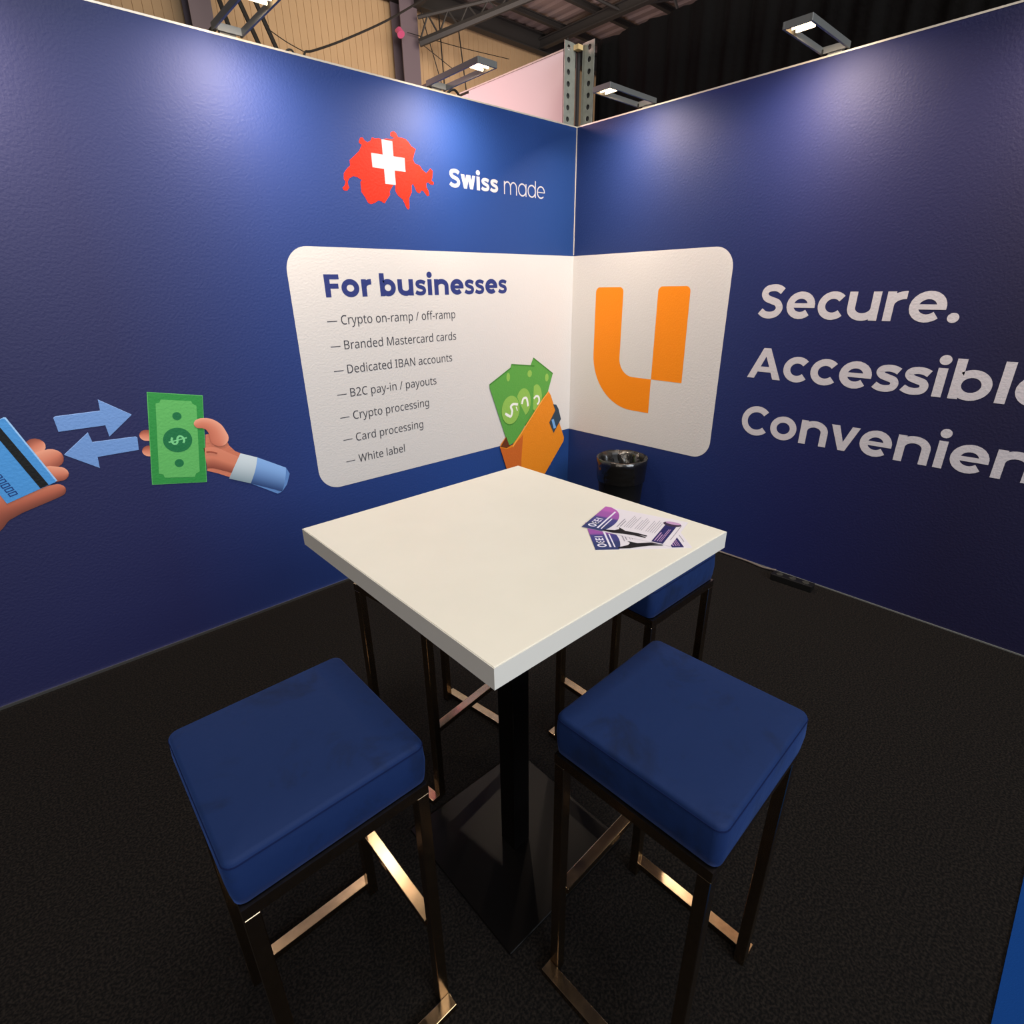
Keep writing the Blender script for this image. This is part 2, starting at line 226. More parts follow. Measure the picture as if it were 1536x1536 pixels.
SH = {"map":[[-1.5402,2.2247],[-1.5308,2.2412],[-1.5178,2.2444],[-1.5084,2.2331],[-1.4944,2.228],[-1.4787,2.2357],[-1.4675,2.2512],[-1.451,2.2492],[-1.4318,2.2532],[-1.4133,2.25],[-1.3895,2.2575],[-1.3623,2.2583],[-1.342,2.2653],[-1.3646,2.2723],[-1.3631,2.2853],[-1.3467,2.2934],[-1.3317,2.2883],[-1.3216,2.2724],[-1.2938,2.2719],[-1.278,2.2696],[-1.2628,2.2599],[-1.248,2.2441],[-1.2222,2.234],[-1.2349,2.2099],[-1.2433,2.1879],[-1.2346,2.1707],[-1.2057,2.1648],[-1.1902,2.148],[-1.1677,2.1349],[-1.1538,2.1457],[-1.1395,2.1597],[-1.1251,2.1487],[-1.1297,2.1199],[-1.1377,2.1033],[-1.1227,2.0985],[-1.1258,2.087],[-1.1435,2.087],[-1.1604,2.0949],[-1.1717,2.0906],[-1.1712,2.0717],[-1.1596,2.0537],[-1.1569,2.0347],[-1.1705,2.0304],[-1.1905,2.051],[-1.2031,2.0547],[-1.2175,2.0392],[-1.2342,2.0441],[-1.2449,2.0651],[-1.254,2.0798],[-1.2634,2.0696],[-1.2641,2.0415],[-1.2839,2.0117],[-1.2863,1.9674],[-1.2956,1.9588],[-1.305,1.9692],[-1.3223,2.0024],[-1.3492,2.0188],[-1.3615,2.0362],[-1.3608,2.0606],[-1.3637,2.071],[-1.3773,2.0561],[-1.3959,2.0332],[-1.3956,2.018],[-1.4162,1.995],[-1.4321,1.977],[-1.4489,1.9848],[-1.464,1.9882],[-1.4849,1.976],[-1.5089,1.9682],[-1.5234,1.9731],[-1.5357,1.9945],[-1.5533,2.0166],[-1.5535,2.0575],[-1.5448,2.067],[-1.5656,2.0765],[-1.5868,2.0801],[-1.6099,2.0692],[-1.6209,2.0539],[-1.6198,2.0368],[-1.6153,2.0301],[-1.6281,2.016],[-1.6459,2.0158],[-1.6516,2.0254],[-1.6396,2.035],[-1.6318,2.0529],[-1.6391,2.0635],[-1.6358,2.0864],[-1.619,2.1051],[-1.599,2.1213],[-1.5977,2.1439],[-1.5758,2.1605],[-1.5435,2.1867],[-1.5254,2.2142],[-1.5391,2.2193]],"cross":[[-1.4131,2.2353],[-1.361,2.236],[-1.3611,2.183],[-1.3074,2.1819],[-1.3086,2.1318],[-1.3616,2.1321],[-1.3619,2.0796],[-1.4123,2.0784],[-1.414,2.1306],[-1.4655,2.1326],[-1.4669,2.1814],[-1.4136,2.1826]],"bill":[[-2.6504,1.194],[-2.4447,1.1522],[-2.5104,0.76],[-2.7228,0.7998]],"bill_in":[[-2.608,1.1564],[-2.4958,1.1343],[-2.4921,1.1213],[-2.479,1.1112],[-2.5291,0.8164],[-2.5448,0.8111],[-2.5539,0.796],[-2.6689,0.8195],[-2.6716,0.8353],[-2.6866,0.8429],[-2.6302,1.1425],[-2.6157,1.1441]],"bill_c":[[-2.5834,0.9751],[-2.528,0.9646],[-2.5716,1.0282]],"bill_d":[[-2.5637,1.0784],[-2.5465,1.0757],[-2.6003,0.8727],[-2.5829,0.8688]],"dollar":[[-2.6212,0.9823],[-2.539,0.9667],[-2.5896,1.0008],[-2.6071,0.9796],[-2.5994,0.9609],[-2.5845,0.9704],[-2.5707,0.9899],[-2.5572,0.9924],[-2.5495,0.9687],[-2.561,0.9559]],"fing":[[-2.6951,1.0162],[-2.6759,1.0127],[-2.6894,1.0402],[-2.701,0.9485],[-2.6894,0.9461],[-2.6954,0.9724]],"thumb":[[-2.4864,1.0318],[-2.4696,1.0314],[-2.4449,1.0198],[-2.4252,0.9937],[-2.4172,0.9539],[-2.4219,0.9082],[-2.4302,0.868]],"palm":[[-2.4929,0.8709],[-2.4587,0.8662],[-2.4126,0.8377],[-2.3541,0.8004]],"handpoly":[[-2.4699,0.9789],[-2.4355,0.9777],[-2.4045,1.0154],[-2.392,0.9852],[-2.39,0.9488],[-2.3833,0.911],[-2.3611,0.8774],[-2.3305,0.8577],[-2.327,0.8244],[-2.3506,0.7805],[-2.3908,0.7526],[-2.4221,0.7672],[-2.4558,0.7897],[-2.498,0.8118],[-2.4866,0.9006]],"crease":[[-2.4839,0.9],[-2.4619,0.8955],[-2.4408,0.8849]],"cuff":[[-2.3416,0.8643],[-2.2703,0.8287],[-2.3243,0.7073],[-2.4149,0.7545]],"sleeve":[[-2.2703,0.8287],[-2.1438,0.7473],[-2.1304,0.7122],[-2.1536,0.659],[-2.1841,0.6283],[-2.2072,0.6225],[-2.3265,0.709]],"card":[[-3.1129,1.1613],[-3.1075,1.1598],[-3.0275,0.894],[-3.194,0.8415],[-3.2598,1.1013]],"stripe":[[-3.1395,1.1481],[-3.0572,0.8841],[-3.085,0.8756],[-3.1637,1.1385]],"digit":[[-3.1824,0.9368],[-3.1707,0.9323],[-3.1935,0.9264],[-3.1815,0.9235]],"digits":[[-3.1846,0.9291],[-3.1801,0.9116],[-3.1745,0.8935],[-3.1678,0.875]],"cf":[[-3.0834,1.0258],[-3.0552,1.0396],[-3.051,0.9727],[-3.0172,0.9855],[-3.0392,0.9226],[-3.0144,0.9185],[-3.2687,0.814],[-3.1687,0.8328],[-3.0367,0.8546]],"cr":[[-3.1055,1.2233],[-3.088,1.2208]],"arrow1":[[-2.9752,1.1342],[-2.9686,1.1395],[-2.8248,1.1399],[-2.821,1.1839],[-2.7248,1.1086],[-2.8202,1.0341],[-2.8222,1.0815],[-2.9738,1.0817]],"arrow2":[[-2.98,0.9889],[-2.8851,1.0613],[-2.8808,1.0208],[-2.7325,1.0162],[-2.7272,1.0105],[-2.7344,0.9603],[-2.879,0.9599],[-2.8833,0.9134]],"w3":[[-0.3844,1.1318],[-0.1891,1.0066],[-0.2359,0.8866],[-0.4399,0.6152],[-0.5221,0.8135],[-0.4092,1.0881]],"w2":[[-0.5891,1.1082],[-0.376,1.0779],[-0.3799,0.956],[-0.3881,0.7814],[-0.5244,0.6305],[-0.6026,0.8254],[-0.5997,1.0841]],"w1":[[-0.7846,0.9987],[-0.5973,1.0866],[-0.5839,0.9745],[-0.5217,0.8493],[-0.4395,0.7153],[-0.5583,0.5806],[-0.6243,0.5622],[-0.6548,0.6358],[-0.7818,0.9761]],"we":[[-0.603,0.8077],[-0.5182,0.7949],[-0.601,0.9073],[-0.4806,0.8435],[-0.4095,0.8334],[-0.4798,0.9415],[-0.354,0.8562],[-0.2974,0.8485],[-0.3544,0.9529]],"wd":[[-0.6218,1.0302],[-0.6063,1.0285],[-0.6224,1.0019],[-0.4217,1.0314],[-0.401,1.0292],[-0.4218,1.008],[-0.2508,0.986],[-0.2331,0.9841],[-0.2504,0.9588]],"wallet":[[-0.2359,0.8866],[-0.213,0.8557],[-0.0637,0.5199],[-0.0676,0.49],[-0.2773,0.2636],[-0.4941,0.2615],[-0.6525,0.4041],[-0.7084,0.5665],[-0.6998,0.5894],[-0.655,0.6298],[-0.6326,0.5576],[-0.5916,0.5652],[-0.4907,0.6494],[-0.3709,0.7664],[-0.2929,0.8417]],"wdark":[[-0.7043,0.5719],[-0.6509,0.6321],[-0.6242,0.5684],[-0.608,0.5621],[-0.6489,0.5516]],"wfold":[[-0.7084,0.5665],[-0.649,0.5454],[-0.5919,0.5496],[-0.4909,0.6181],[-0.5097,0.4369],[-0.5111,0.3058],[-0.6525,0.4041]],"strap":[[-0.189,0.7896],[-0.1566,0.7817],[-0.1326,0.7494],[-0.102,0.6667],[-0.1797,0.5746],[-0.2276,0.6613],[-0.1649,0.7414]],"strapb":[[-0.205,0.6769],[-0.182,0.6796],[-0.1543,0.6097],[-0.1804,0.6063]],"ws1":[[-0.6548,0.792],[-0.6276,0.7759],[-0.6039,0.7661],[-0.5912,0.8],[-0.6025,0.8313],[-0.5783,0.8455],[-0.5381,0.8368]],"ws1b":[[-0.5428,0.7956],[-0.5545,0.8243]],"ws2":[[-0.4972,0.8339],[-0.4846,0.868],[-0.4556,0.87],[-0.4432,0.8382],[-0.4391,0.8104]],"ws3":[[-0.3797,0.8536],[-0.3583,0.869],[-0.3324,0.8594],[-0.3278,0.828],[-0.3451,0.8089]],"fl1":[[-2.0063,-1.9244],[-2.122,-1.9579],[-2.1491,-1.9655],[-2.0249,-1.8413]]}
# ---------------------------------------------------------------- flat print on the walls
class Print:
    """flat ink layers on a wall: side 'l' (a = x) or 'r' (a = y), stacked by half millimetres"""
    def __init__(s, side, parent): s.side, s.parent, s.k = side, parent, 0
    def co(s, a, z, k): 
        d = .0006*k+.0004
        return (a, -d, z) if s.side == 'l' else (-d, a, z)
    def put(s, name, polys, m, k, cols=None):
        bm = bmesh.new(); lay = bm.loops.layers.float_color.new('ink') if cols else None
        for i, P in enumerate(polys):
            P = [(p[0], p[1]) for p in P]
            ar = sum(P[j][0]*P[(j+1) % len(P)][1]-P[(j+1) % len(P)][0]*P[j][1] for j in range(len(P)))
            # seen from the room: left wall a runs right, right wall a runs left
            if (ar < 0) != (s.side == 'r'): P = P[::-1]
            vs = [bm.verts.new(s.co(a, z, k+.02*(i % 13))) for a, z in P]
            f = bm.faces.new(vs)
            if cols:
                for lo in f.loops: lo[lay] = cols[i] if len(cols[i]) == 4 else lin(cols[i])
        bm.normal_update(); bmesh.ops.triangulate(bm, faces=bm.faces[:], ngon_method='EAR_CLIP')
        return obj(name, bm, m, s.parent)
    def shade(s, name, spine, radii, c_top, c_mid, c_bot, k, cap0=True, cap1=True, flip=False, bm=None):
        """printed picture of a rounded limb: strip across a spine, colour running over its width"""
        pts = catmull([(a, z, 0) for a, z in spine], 5); 
        n = len(pts); R = [radii[min(int(i/5), len(radii)-1)]*(1-(i/5) % 1)+radii[min(int(i/5)+1, len(radii)-1)]*((i/5) % 1) for i in range(n)]
        rows = []
        W = [-1, -.75, -.4, 0, .4, .75, 1]
        def colr(t):
            t = (t+1)/2
            a, b, f = (c_top, c_mid, t*2) if t < .5 else (c_mid, c_bot, t*2-1)
            return lin([a[i]*(1-f)+b[i]*f for i in range(3)])
        def add(p, d, r):
            nn = Vector((-d.y, d.x, 0)); sg = -1 if flip else 1
            rows.append([(p+nn*r*w_*-sg, colr(w_)) for w_ in W])
        if cap0:
            d = (pts[1]-pts[0]).normalized()
            for q in (85, 65, 40, 20): add(pts[0]-d*R[0]*math.sin(math.radians(q)), d, R[0]*math.cos(math.radians(q)))
        for i in range(n):
            d = (pts[min(i+1, n-1)]-pts[max(0, i-1)]).normalized(); add(pts[i], d, R[i])
        if cap1:
            d = (pts[-1]-pts[-2]).normalized()
            for q in (20, 40, 65, 85): add(pts[-1]+d*R[-1]*math.sin(math.radians(q)), d, R[-1]*math.cos(math.radians(q)))
        bm = bmesh.new(); lay = bm.loops.layers.float_color.new('ink'); V = []
        for r_ in rows: V.append([(bm.verts.new(s.co(p.x, p.y, k)), c) for p, c in r_])
        for A, B in zip(V, V[1:]):
            for j in range(len(W)-1):
                q = [A[j], A[j+1], B[j+1], B[j]]
                f = bm.faces.new([x[0] for x in q])
                for lo, x in zip(f.loops, q): lo[lay] = x[1]
        want = Vector((0, -1, 0)) if s.side == 'l' else Vector((-1, 0, 0))
        bm.normal_update()
        for f in bm.faces:
            if f.normal.dot(want) < 0: f.normal_flip()
        return obj(name, bm, M['ink'], s.parent)
PL, PRt = Print('l', WL), Print('r', WR)
def rounded(x0, x1, z0, z1, r, corners=(1, 1, 1, 1)):   # bl, br, tr, tl
    P = []
    for (cx, cz, a0), on, (px, pz) in zip(((x0+r, z0+r, 180), (x1-r, z0+r, 270), (x1-r, z1-r, 0), (x0+r, z1-r, 90)), corners, ((x0, z0), (x1, z0), (x1, z1), (x0, z1))):
        if on: P += [(cx+r*math.cos(math.radians(a0+90*i/12)), cz+r*math.sin(math.radians(a0+90*i/12))) for i in range(13)]
        else: P.append((px, pz))
    return P
def ell(cx, cz, rx, rz, n=32, a0=0, a1=360, rot=0):
    out = []
    full = abs(a1-a0) >= 360
    for i in range(n if full else n+1):
        t = math.radians(a0+(a1-a0)*i/n); x, y = rx*math.cos(t), rz*math.sin(t)
        out.append((cx+x*math.cos(rot)-y*math.sin(rot), cz+x*math.sin(rot)+y*math.cos(rot)))
    return out
def strip(P, w_, closed=False):
    """outline quads of a stroke with mitred joins"""
    n = len(P); L, Rr = [], []
    for i in range(n):
        a = Vector(P[i-1] if (closed or i) else P[0]); b = Vector(P[i]); c = Vector(P[(i+1) % n] if (closed or i < n-1) else P[-1])
        d1 = (b-a) if (b-a).length > 1e-7 else (c-b); d2 = (c-b) if (c-b).length > 1e-7 else d1
        d1 = d1.normalized(); d2 = d2.normalized(); nn = Vector((-d1.y-d2.y, d1.x+d2.x))
        nn.normalize(); k = max(.5, nn.dot(Vector((-d1.y, d1.x)))); L.append(b+nn*w_/2/k); Rr.append(b-nn*w_/2/k)
    return [[L[i], L[(i+1) % n], Rr[(i+1) % n], Rr[i]] for i in range(n if closed else n-1)]
# geometric sans letters, cap height 1
def glyph(ch, t):
    h = t/2; X = .785; q = []
    def S(P, w_=None, c=False): q.extend(strip(P, w_ or t, c))
    arc = lambda cx, cy, rx, ry, a, b, n=20: ell(cx, cy, rx, ry, n, a, b)
    cy = X/2
    if ch == 'o': S(ell(.47, cy, .42-h, cy+.012-h, 36), c=True); return q, .94
    if ch == 'c': S(arc(.46, cy, .41-h, cy+.012-h, 42, 318)); return q, .80
    if ch == 'e':
        S(arc(.46, cy, .415-h, cy+.012-h, 0, 316)); q.append([(.46-.36, cy-t*.34), (.46+.415, cy-t*.34), (.46+.415, cy+t*.30), (.46-.36, cy+t*.30)]); return q, .91
    if ch == 's':
        k = t/.19
        P = [(.60, .60), (.48, .655), (.34, .672), (.20, .635), (.155, .545), (.22, .455), (.36, .40), (.50, .345), (.545, .235), (.49, .13), (.34, .088), (.19, .108), (.065, .175)]
        S([(p.x, p.y) for p in catmull([(a, b, 0) for a, b in P], 5)], min(t, .192)); return q, .68
    if ch == 'S':
        P = [(.70, .81), (.57, .89), (.41, .915), (.22, .87), (.15, .73), (.23, .60), (.40, .53), (.58, .455), (.66, .30), (.58, .15), (.41, .085), (.22, .105), (.07, .205)]
        S([(p.x, p.y) for p in catmull([(a, b, 0) for a, b in P], 5)], min(t, .212)); return q, .83
    if ch == 'C': S(arc(.53, .5, .51-h, .515-h, 42, 318, 28)); return q, .97
    if ch in 'nm':
        L = .07+h; a = .31 if ch == 'n' else .29; x = L
        S([(L, 0), (L, X)])
        for _ in range(1 if ch == 'n' else 2):
            S(arc(x+a-.005, X-.34, a-.005, .352-h, 180, 0)+[(x+2*a-.01, 0)]); x += 2*a-.01
        return q, x+h+.065
    if ch == 'u':
        L = .06+h; a = .30; S([(L, X)]+arc(L+a, .34, a, .352-h, 180, 360)); S([(L+2*a, X), (L+2*a, 0)]); return q, L+2*a+h+.07
    if ch == 'r': L = .07+h; S([(L, 0), (L, X)]); S(arc(L+.36, X-.36, .36, .372-h, 180, 92, 10)+[(L+.37, X+.012-h)]); return q, .07+h+.42
    if ch == 'i': S([(.07+h, 0), (.07+h, X)]); q.append(ell(.07+h, 1.0, h*1.22+.005, h*1.22+.005, 20)); return q, t+.14
    if ch == 'l': S([(.07+h, 0), (.07+h, 1.06)]); return q, t+.14
    if ch == 'b': S([(.07+h, 0), (.07+h, 1.06)]); S(ell(.07+.41, cy, .41-h, cy+.012-h, 36), c=True); return q, .94
    if ch in 'ad': S(ell(.46, cy, .41-h, cy+.012-h, 36), c=True); S([(.87-h, 0), (.87-h, X if ch == 'a' else 1.06)]); return q, .94
    if ch == 'v': q += [[(0, X), (t*1.12, X), (.385+t*.5, 0), (.385-t*.42, 0)], [(.80, X), (.80-t*1.05, X), (.385-t*.42, 0), (.385+t*.5, 0)]]; return q, .80
    if ch == 'w':
        for a in (0, .44): q += [[(a, X), (a+t*1.05, X), (a+.30+t*.45, 0), (a+.30-t*.45, 0)], [(a+.60+t*.0, X), (a+.60-t*.9, X), (a+.30-t*.45, 0), (a+.30+t*.45, 0)]]
        return q, 1.06
    if ch == 'A': q += [[(0, 0), (t*1.12, 0), (.42+t*1.05, 1), (.42, 1)], [(.42, 1), (.42+t*1.05, 1), (1.06, 0), (1.06-t*1.14, 0)], [(.2, .22), (.86, .22), (.78, .22+t*.85), (.27, .22+t*.85)]]; return q, 1.06
    if ch == 'F': q += [[(.09, 0), (.09+t, 0), (.09+t, 1), (.09, 1)], [(.09, 1-t*.88), (.76, 1-t*.88), (.76, 1), (.09, 1)], [(.09, .38), (.71, .38), (.71, .38+t*.88), (.09, .38+t*.88)]]; return q, .79
    if ch == 't': L = .12+h; S([(L, .93)]+arc(L+.19, .28, .19, .29-h, 180, 285, 8)); q.append([(0, X-t*.8), (.44, X-t*.8), (.44, X), (0, X)]); return q, .54
    if ch == '.': q.append(ell(.16, .125, .128, .128, 20)); return q, .32
    return q, .30
def heading(P, name, s, left, right, base, cap, t, m, k, upto=None, sign=1, label=None):
    """lay the word between left and right (wall metres); upto = letters that the right edge belongs to"""
    x = 0; G = []
    for i, ch in enumerate(s):
        g, adv = glyph(ch, t); G.append((x, g, i)); x += adv
    flat = [(x0+p[0]) for x0, g, i in G for f in g for p in f if upto is None or i < upto]
    if upto is not None:   # right edge = left side of letter number upto
        x1 = min(G[upto][0]+p[0] for f in G[upto][1] for p in f)
    else: x1 = max(flat)
    x0_ = min(flat); sc = (right-left)/(x1-x0_)
    polys = [[(left+(xx+p[0]-x0_)*sc, base+p[1]*cap) for p in f] for xx, g, i in G for f in g]
    o = P.put(name, polys, m, k)
    if label: o['label'] = label
    return o

# white panel running round the corner
PL.put('panel_print', [rounded(-1.9798, -.0002, .5749, 1.7695, .112, (1, 0, 0, 1))], M['white'], 1)['label'] = 'white rounded printed panel, left half'
PRt.put('panel_print', [rounded(-1.1553, -.0002, .5749, 1.7695, .112, (1, 0, 0, 1))], M['white'], 1)['label'] = 'white rounded printed panel, right half'
heading(PL, 'heading_print', 'For businesses', -1.8064, -.6167, 1.5450, .1040, .245, M['head'], 2, label='navy bold words For businesses')
heading(PL, 'heading_print', 'Swiss', -1.0209, -.6715, 2.0880, .0850, .235, M['wtxt'], 1, label='white bold word Swiss')
heading(PL, 'heading_print', 'made', -.6250, -.2844, 2.0860, .0850, .085, M['wtxt'], 1, label='white thin word made')
heading(PRt, 'slogan_print', 'Secure.', -1.3307, -2.2003, 1.4105, .161, .208, M['wtxt'], 1, label='white word Secure.')
heading(PRt, 'slogan_print', 'Accessible.', -1.3232, -2.3990, 1.0958, .161, .208, M['wtxt'], 1, upto=8, label='white word Accessible.')
heading(PRt, 'slogan_print', 'Convenient.', -1.3306, -2.4660, .7800, .161, .208, M['wtxt'], 1, upto=8, label='white word Convenient.')
# list of services (outlines of a humanist sans, thousandths of the font unit)
def outline_curve(P, name, polys, m, k):
    cu = bpy.data.curves.new(name, 'CURVE'); cu.dimensions = '2D'; cu.fill_mode = 'BOTH'
    for pl in polys:
        sp = cu.splines.new('POLY'); sp.points.add(len(pl)-1); sp.use_cyclic_u = True
        for i, (a, z) in enumerate(pl): sp.points[i].co = (a, z, 0, 1)
    tmp = bpy.data.objects.new('t', cu); COL.objects.link(tmp)
    me = bpy.data.meshes.new_from_object(tmp.evaluated_get(bpy.context.evaluated_depsgraph_get())); bpy.data.objects.remove(tmp)
    for v in me.vertices: v.co = P.co(v.co.x, v.co.y, k)
    me.materials.clear(); me.materials.append(m); me.name = name
    o = bpy.data.objects.new(name, me); COL.objects.link(o); o.parent = P.parent; return o
bpy.context.view_layer.update()
def list_line(s, left, right, base):
    x = 0; polys = []
    for ch in s:
        adv, cs = GLYPH[ch]
        for c in cs: polys.append([(x+c[i], c[i+1]) for i in range(0, len(c), 2)])
        x += adv
    x0 = min(p[0] for P in polys for p in P); x1 = max(p[0] for P in polys for p in P); sc = (right-left)/(x1-x0); zs = .0438/479.5
    polys = [[(left+(a-x0)*sc, base+b*zs) for a, b in P] for P in polys]
    z0, z1 = .0150, .0190
    polys.append([(-1.8185, base+z0), (-1.7655, base+z0), (-1.7655, base+z1), (-1.8185, base+z1)])
    outline_curve(PL, 'list_line_print', polys, M['txt'], 2)
for i, (s, r_) in enumerate((('Crypto on-ramp / off-ramp', -1.0265), ('Branded Mastercard cards', -1.0279), ('Dedicated IBAN accounts', -1.066), ('B2C pay-in / payouts', -1.1902), ('Crypto processing', -1.2541), ('Card processing', -1.3065), ('White label', -1.4463))):
    list_line(s, -1.744, r_, 1.4159-.1212*i)
# orange letter emblem
def emblem():
    r = .03
    P = [(.212, 1.571-r)]
    P = ell(.212+r, 1.571-r, r, r, 6, 180, 90)+ell(.437-r, 1.571-r, r, r, 6, 90, 0)
    P += ell(.437+.115, 1.132, .115, .115, 10, 180, 270)+[(.697, 1.017), (.697, .797)]
    P += ell(.56, 1.145, .348, .348, 16, 270, 180)
    Q = ell(.697+r, 1.572-r, r, r, 6, 180, 90)+ell(.915-r, 1.572-r, r, r, 6, 90, 0)+[(.919, 1.017), (.697, 1.017)]
    PRt.put('emblem_print', [[(-a, z) for a, z in P], [(-a, z) for a, z in Q]], M['orange'], 2)['label'] = 'orange letter emblem of two pieces'
emblem()
outline_curve(PL, 'map_print', [SH['map']], M['red'], 1)['label'] = 'red country map'
def cross():
    cx, cz = sum(p[0] for p in SH['cross'])/12, sum(p[1] for p in SH['cross'])/12
    a, b = .0935, .0300
    PL.put('cross_print', [[(cx-b, cz-a), (cx+b, cz-a), (cx+b, cz+a), (cx-b, cz+a)], [(cx-a, cz-b), (cx-b, cz-b), (cx-b, cz+b), (cx-a, cz+b)], [(cx+b, cz-b), (cx+a, cz-b), (cx+a, cz+b), (cx+b, cz+b)]], M['wtxt'], 2)['label'] = 'white cross on the map'
cross()
# arrows
for key in ('arrow1', 'arrow2'):
    A = SH[key]; cx = sum(p[0] for p in A)/len(A); cz = sum(p[1] for p in A)/len(A)
    PL.put('arrow_print', [[(a, z+.0022) for a, z in A]], printed('printed arrow rim', (150, 184, 236)) if key == 'arrow1' else bpy.data.materials['printed arrow rim'], 1)
    PL.put('arrow_print', [A], printed('printed arrow blue', (108, 148, 208)) if key == 'arrow1' else bpy.data.materials['printed arrow blue'], 2)
# skin tones
SK = ((232, 160, 132), (206, 122, 96), (140, 70, 52))
def dist(a, b): return math.hypot(a[0]-b[0], a[1]-b[1])
# hand with the banknote
F = SH['fing']
PL.shade('finger_print', [F[1], F[0]], [dist(F[0], F[2])*.95]*2, *SK, 1, cap0=False)
PL.shade('finger_print', [F[4], F[3]], [dist(F[3], F[5])*.95]*2, *SK, 1, cap0=False)
B = SH['bill']
gm = lambda n, c: (bpy.data.materials.get(n) or printed(n, c))
PL.put('banknote_print', [B], gm('printed rim green', (92, 182, 98)), 2)
PL.put('banknote_print', [[(a+.0025*(1 if i in (0, 3) else -1), z+(-.0025 if i < 2 else .0025)) for i, (a, z) in enumerate(B)]], gm('printed green', (46, 142, 66)), 3)['label'] = 'green banknote'
PL.put('banknote_print', [SH['bill_in']], gm('printed light green', (94, 178, 96)), 4)
c = SH['bill_c']; PL.put('banknote_print', [ell(c[0][0], c[0][1], dist(c[0], c[1]), dist(c[0], c[2]))], gm('printed dark green', (26, 112, 66)), 5)
d = SH['bill_d']
PL.put('banknote_print', [ell(d[0][0], d[0][1], dist(d[0], d[1]), dist(d[0], d[1])), ell(d[2][0], d[2][1], dist(d[2], d[3]), dist(d[2], d[3]))], gm('printed dark green', (26, 112, 66)), 5)
def dollar(P, cx, cz, size, rot, m, k, name='dollar_print'):
    S_, _ = glyph('S', .15); V_ = strip([(.405, -.16), (.405, 1.16)], .10)
    polys = []
    for f in S_+V_:
        polys.append([(cx+((p[0]-.405)*math.cos(rot)-(p[1]-.5)*math.sin(rot))*size, cz+((p[0]-.405)*math.sin(rot)+(p[1]-.5)*math.cos(rot))*size) for p in f])
    P.put(name, polys, m, k)
dollar(PL, c[0][0], c[0][1], .056, PI/2+.1, gm('printed pale green', (120, 206, 140)), 6)
# forearm, palm, thumb
hp = SH['handpoly']
PL.put('hand_print', [hp], gm('printed skin', (200, 118, 92)), 2)['label'] = 'printed hand holding the banknote'
P_ = SH['palm']; PL.shade('hand_print', [P_[0], P_[1], P_[2], P_[3]], [.048, .050, .044, .040], (214, 132, 104), (208, 124, 96), (128, 60, 44), 3, cap0=False, cap1=False)
T_ = SH['thumb']; PL.shade('thumb_print', [T_[0], T_[1], T_[2], T_[3], T_[4]], [.0205, .0235, .028, .034, .040], (234, 164, 138), (212, 128, 102), (190, 106, 82), 7, cap0=True, cap1=True, flip=False)
cr = SH['crease']; PL.put('crease_print', strip([(p.x, p.y) for p in catmull([(a, z, 0) for a, z in cr], 4)], .006), gm('printed crease', (150, 76, 58)), 8)
def quadshade(name, poly4, ctop, cbot, k, n=8):
    """poly4: top left, top right, bottom right, bottom left"""
    bm = bmesh.new(); lay = bm.loops.layers.float_color.new('ink'); tl, tr, br, bl = [Vector(p) for p in poly4]; prev = None
    for i in range(n+1):
        t = i/n; a = tl.lerp(bl, t); b = tr.lerp(br, t); bulge = math.sin(t*PI)*.006
        f = t*t; col = lin([ctop[j]*(1-f)+cbot[j]*f for j in range(3)])
        cur = [(bm.verts.new(PL.co(a.x-bulge*0, a.y, k)), col), (bm.verts.new(PL.co(b.x+bulge, b.y, k)), col)]
        if prev:
            q = [prev[0], cur[0], cur[1], prev[1]]; fc = bm.faces.new([x[0] for x in q])
            for lo, x in zip(fc.loops, q): lo[lay] = x[1]
        prev = cur
    return obj(name, bm, M['ink'], WL)
sl = SH['sleeve']
PL.put('sleeve_print', [sl], gm('printed sleeve', (92, 134, 196)), 3)
quadshade('sleeve_print', [sl[0], sl[1], (sl[4][0], sl[4][1]), sl[6]], (132, 176, 234), (30, 58, 110), 4)
cf = SH['cuff']; quadshade('cuff_print', cf, (206, 220, 228), (126, 146, 158), 5)
# hand with the bank card (cut by the picture edge, goes on along the wall)
C = SH['cf']
PL.shade('finger_print', [C[1], C[0]], [.030, .026], *SK, 1)
PL.shade('finger_print', [C[2], (C[3][0]-.005, C[3][1]-.002)], [.046, .038], *SK, 2)
PL.shade('finger_print', [C[4], C[5]], [.034, .029], *SK, 3)
PL.shade('hand_print', [(C[6][0]-.2, C[6][1]-.13), C[6], (C[7][0], C[7][1]), C[8]], [.10, .075, .040, .026], (206, 122, 94), (176, 94, 70), (110, 54, 40), 2)['label'] = 'printed hand under the bank card'
cd = SH['card']
PL.put('card_print', [cd], gm('printed card rim', (150, 196, 242)), 4)
cc = (sum(p[0] for p in cd)/5, sum(p[1] for p in cd)/5)
PL.put('card_print', [[(a-.0045, z-.0035) if i < 3 else (a, z) for i, (a, z) in enumerate(cd)]], gm('printed card blue', (72, 146, 214)), 5)['label'] = 'blue bank card'
PL.put('card_print', [SH['stripe']], gm('printed black', (16, 20, 22)), 6)['label'] = 'black magnetic stripe'
dg = SH['digits']; ang = math.atan2(dg[1][1]-dg[0][1], dg[1][0]-dg[0][0])
dp = []
for i in range(-6, 4):
    if i in (-3,): continue
    px = dg[0][0]+(dg[3][0]-dg[0][0])/3*i; pz = dg[0][1]+(dg[3][1]-dg[0][1])/3*i
    R_ = rounded(-.0085, .0085, -.0125, .0125, .002)
    R_ = [(px+a*math.cos(ang)-b*math.sin(ang), pz+a*math.sin(ang)+b*math.cos(ang)) for a, b in ((-.0055, -.0115), (.0055, -.0115), (.0055, .0115), (-.0055, .0115))]
    dp += strip(R_, .0036, True)
PL.put('digits_print', dp, gm('printed digits', (22, 58, 120)), 6)
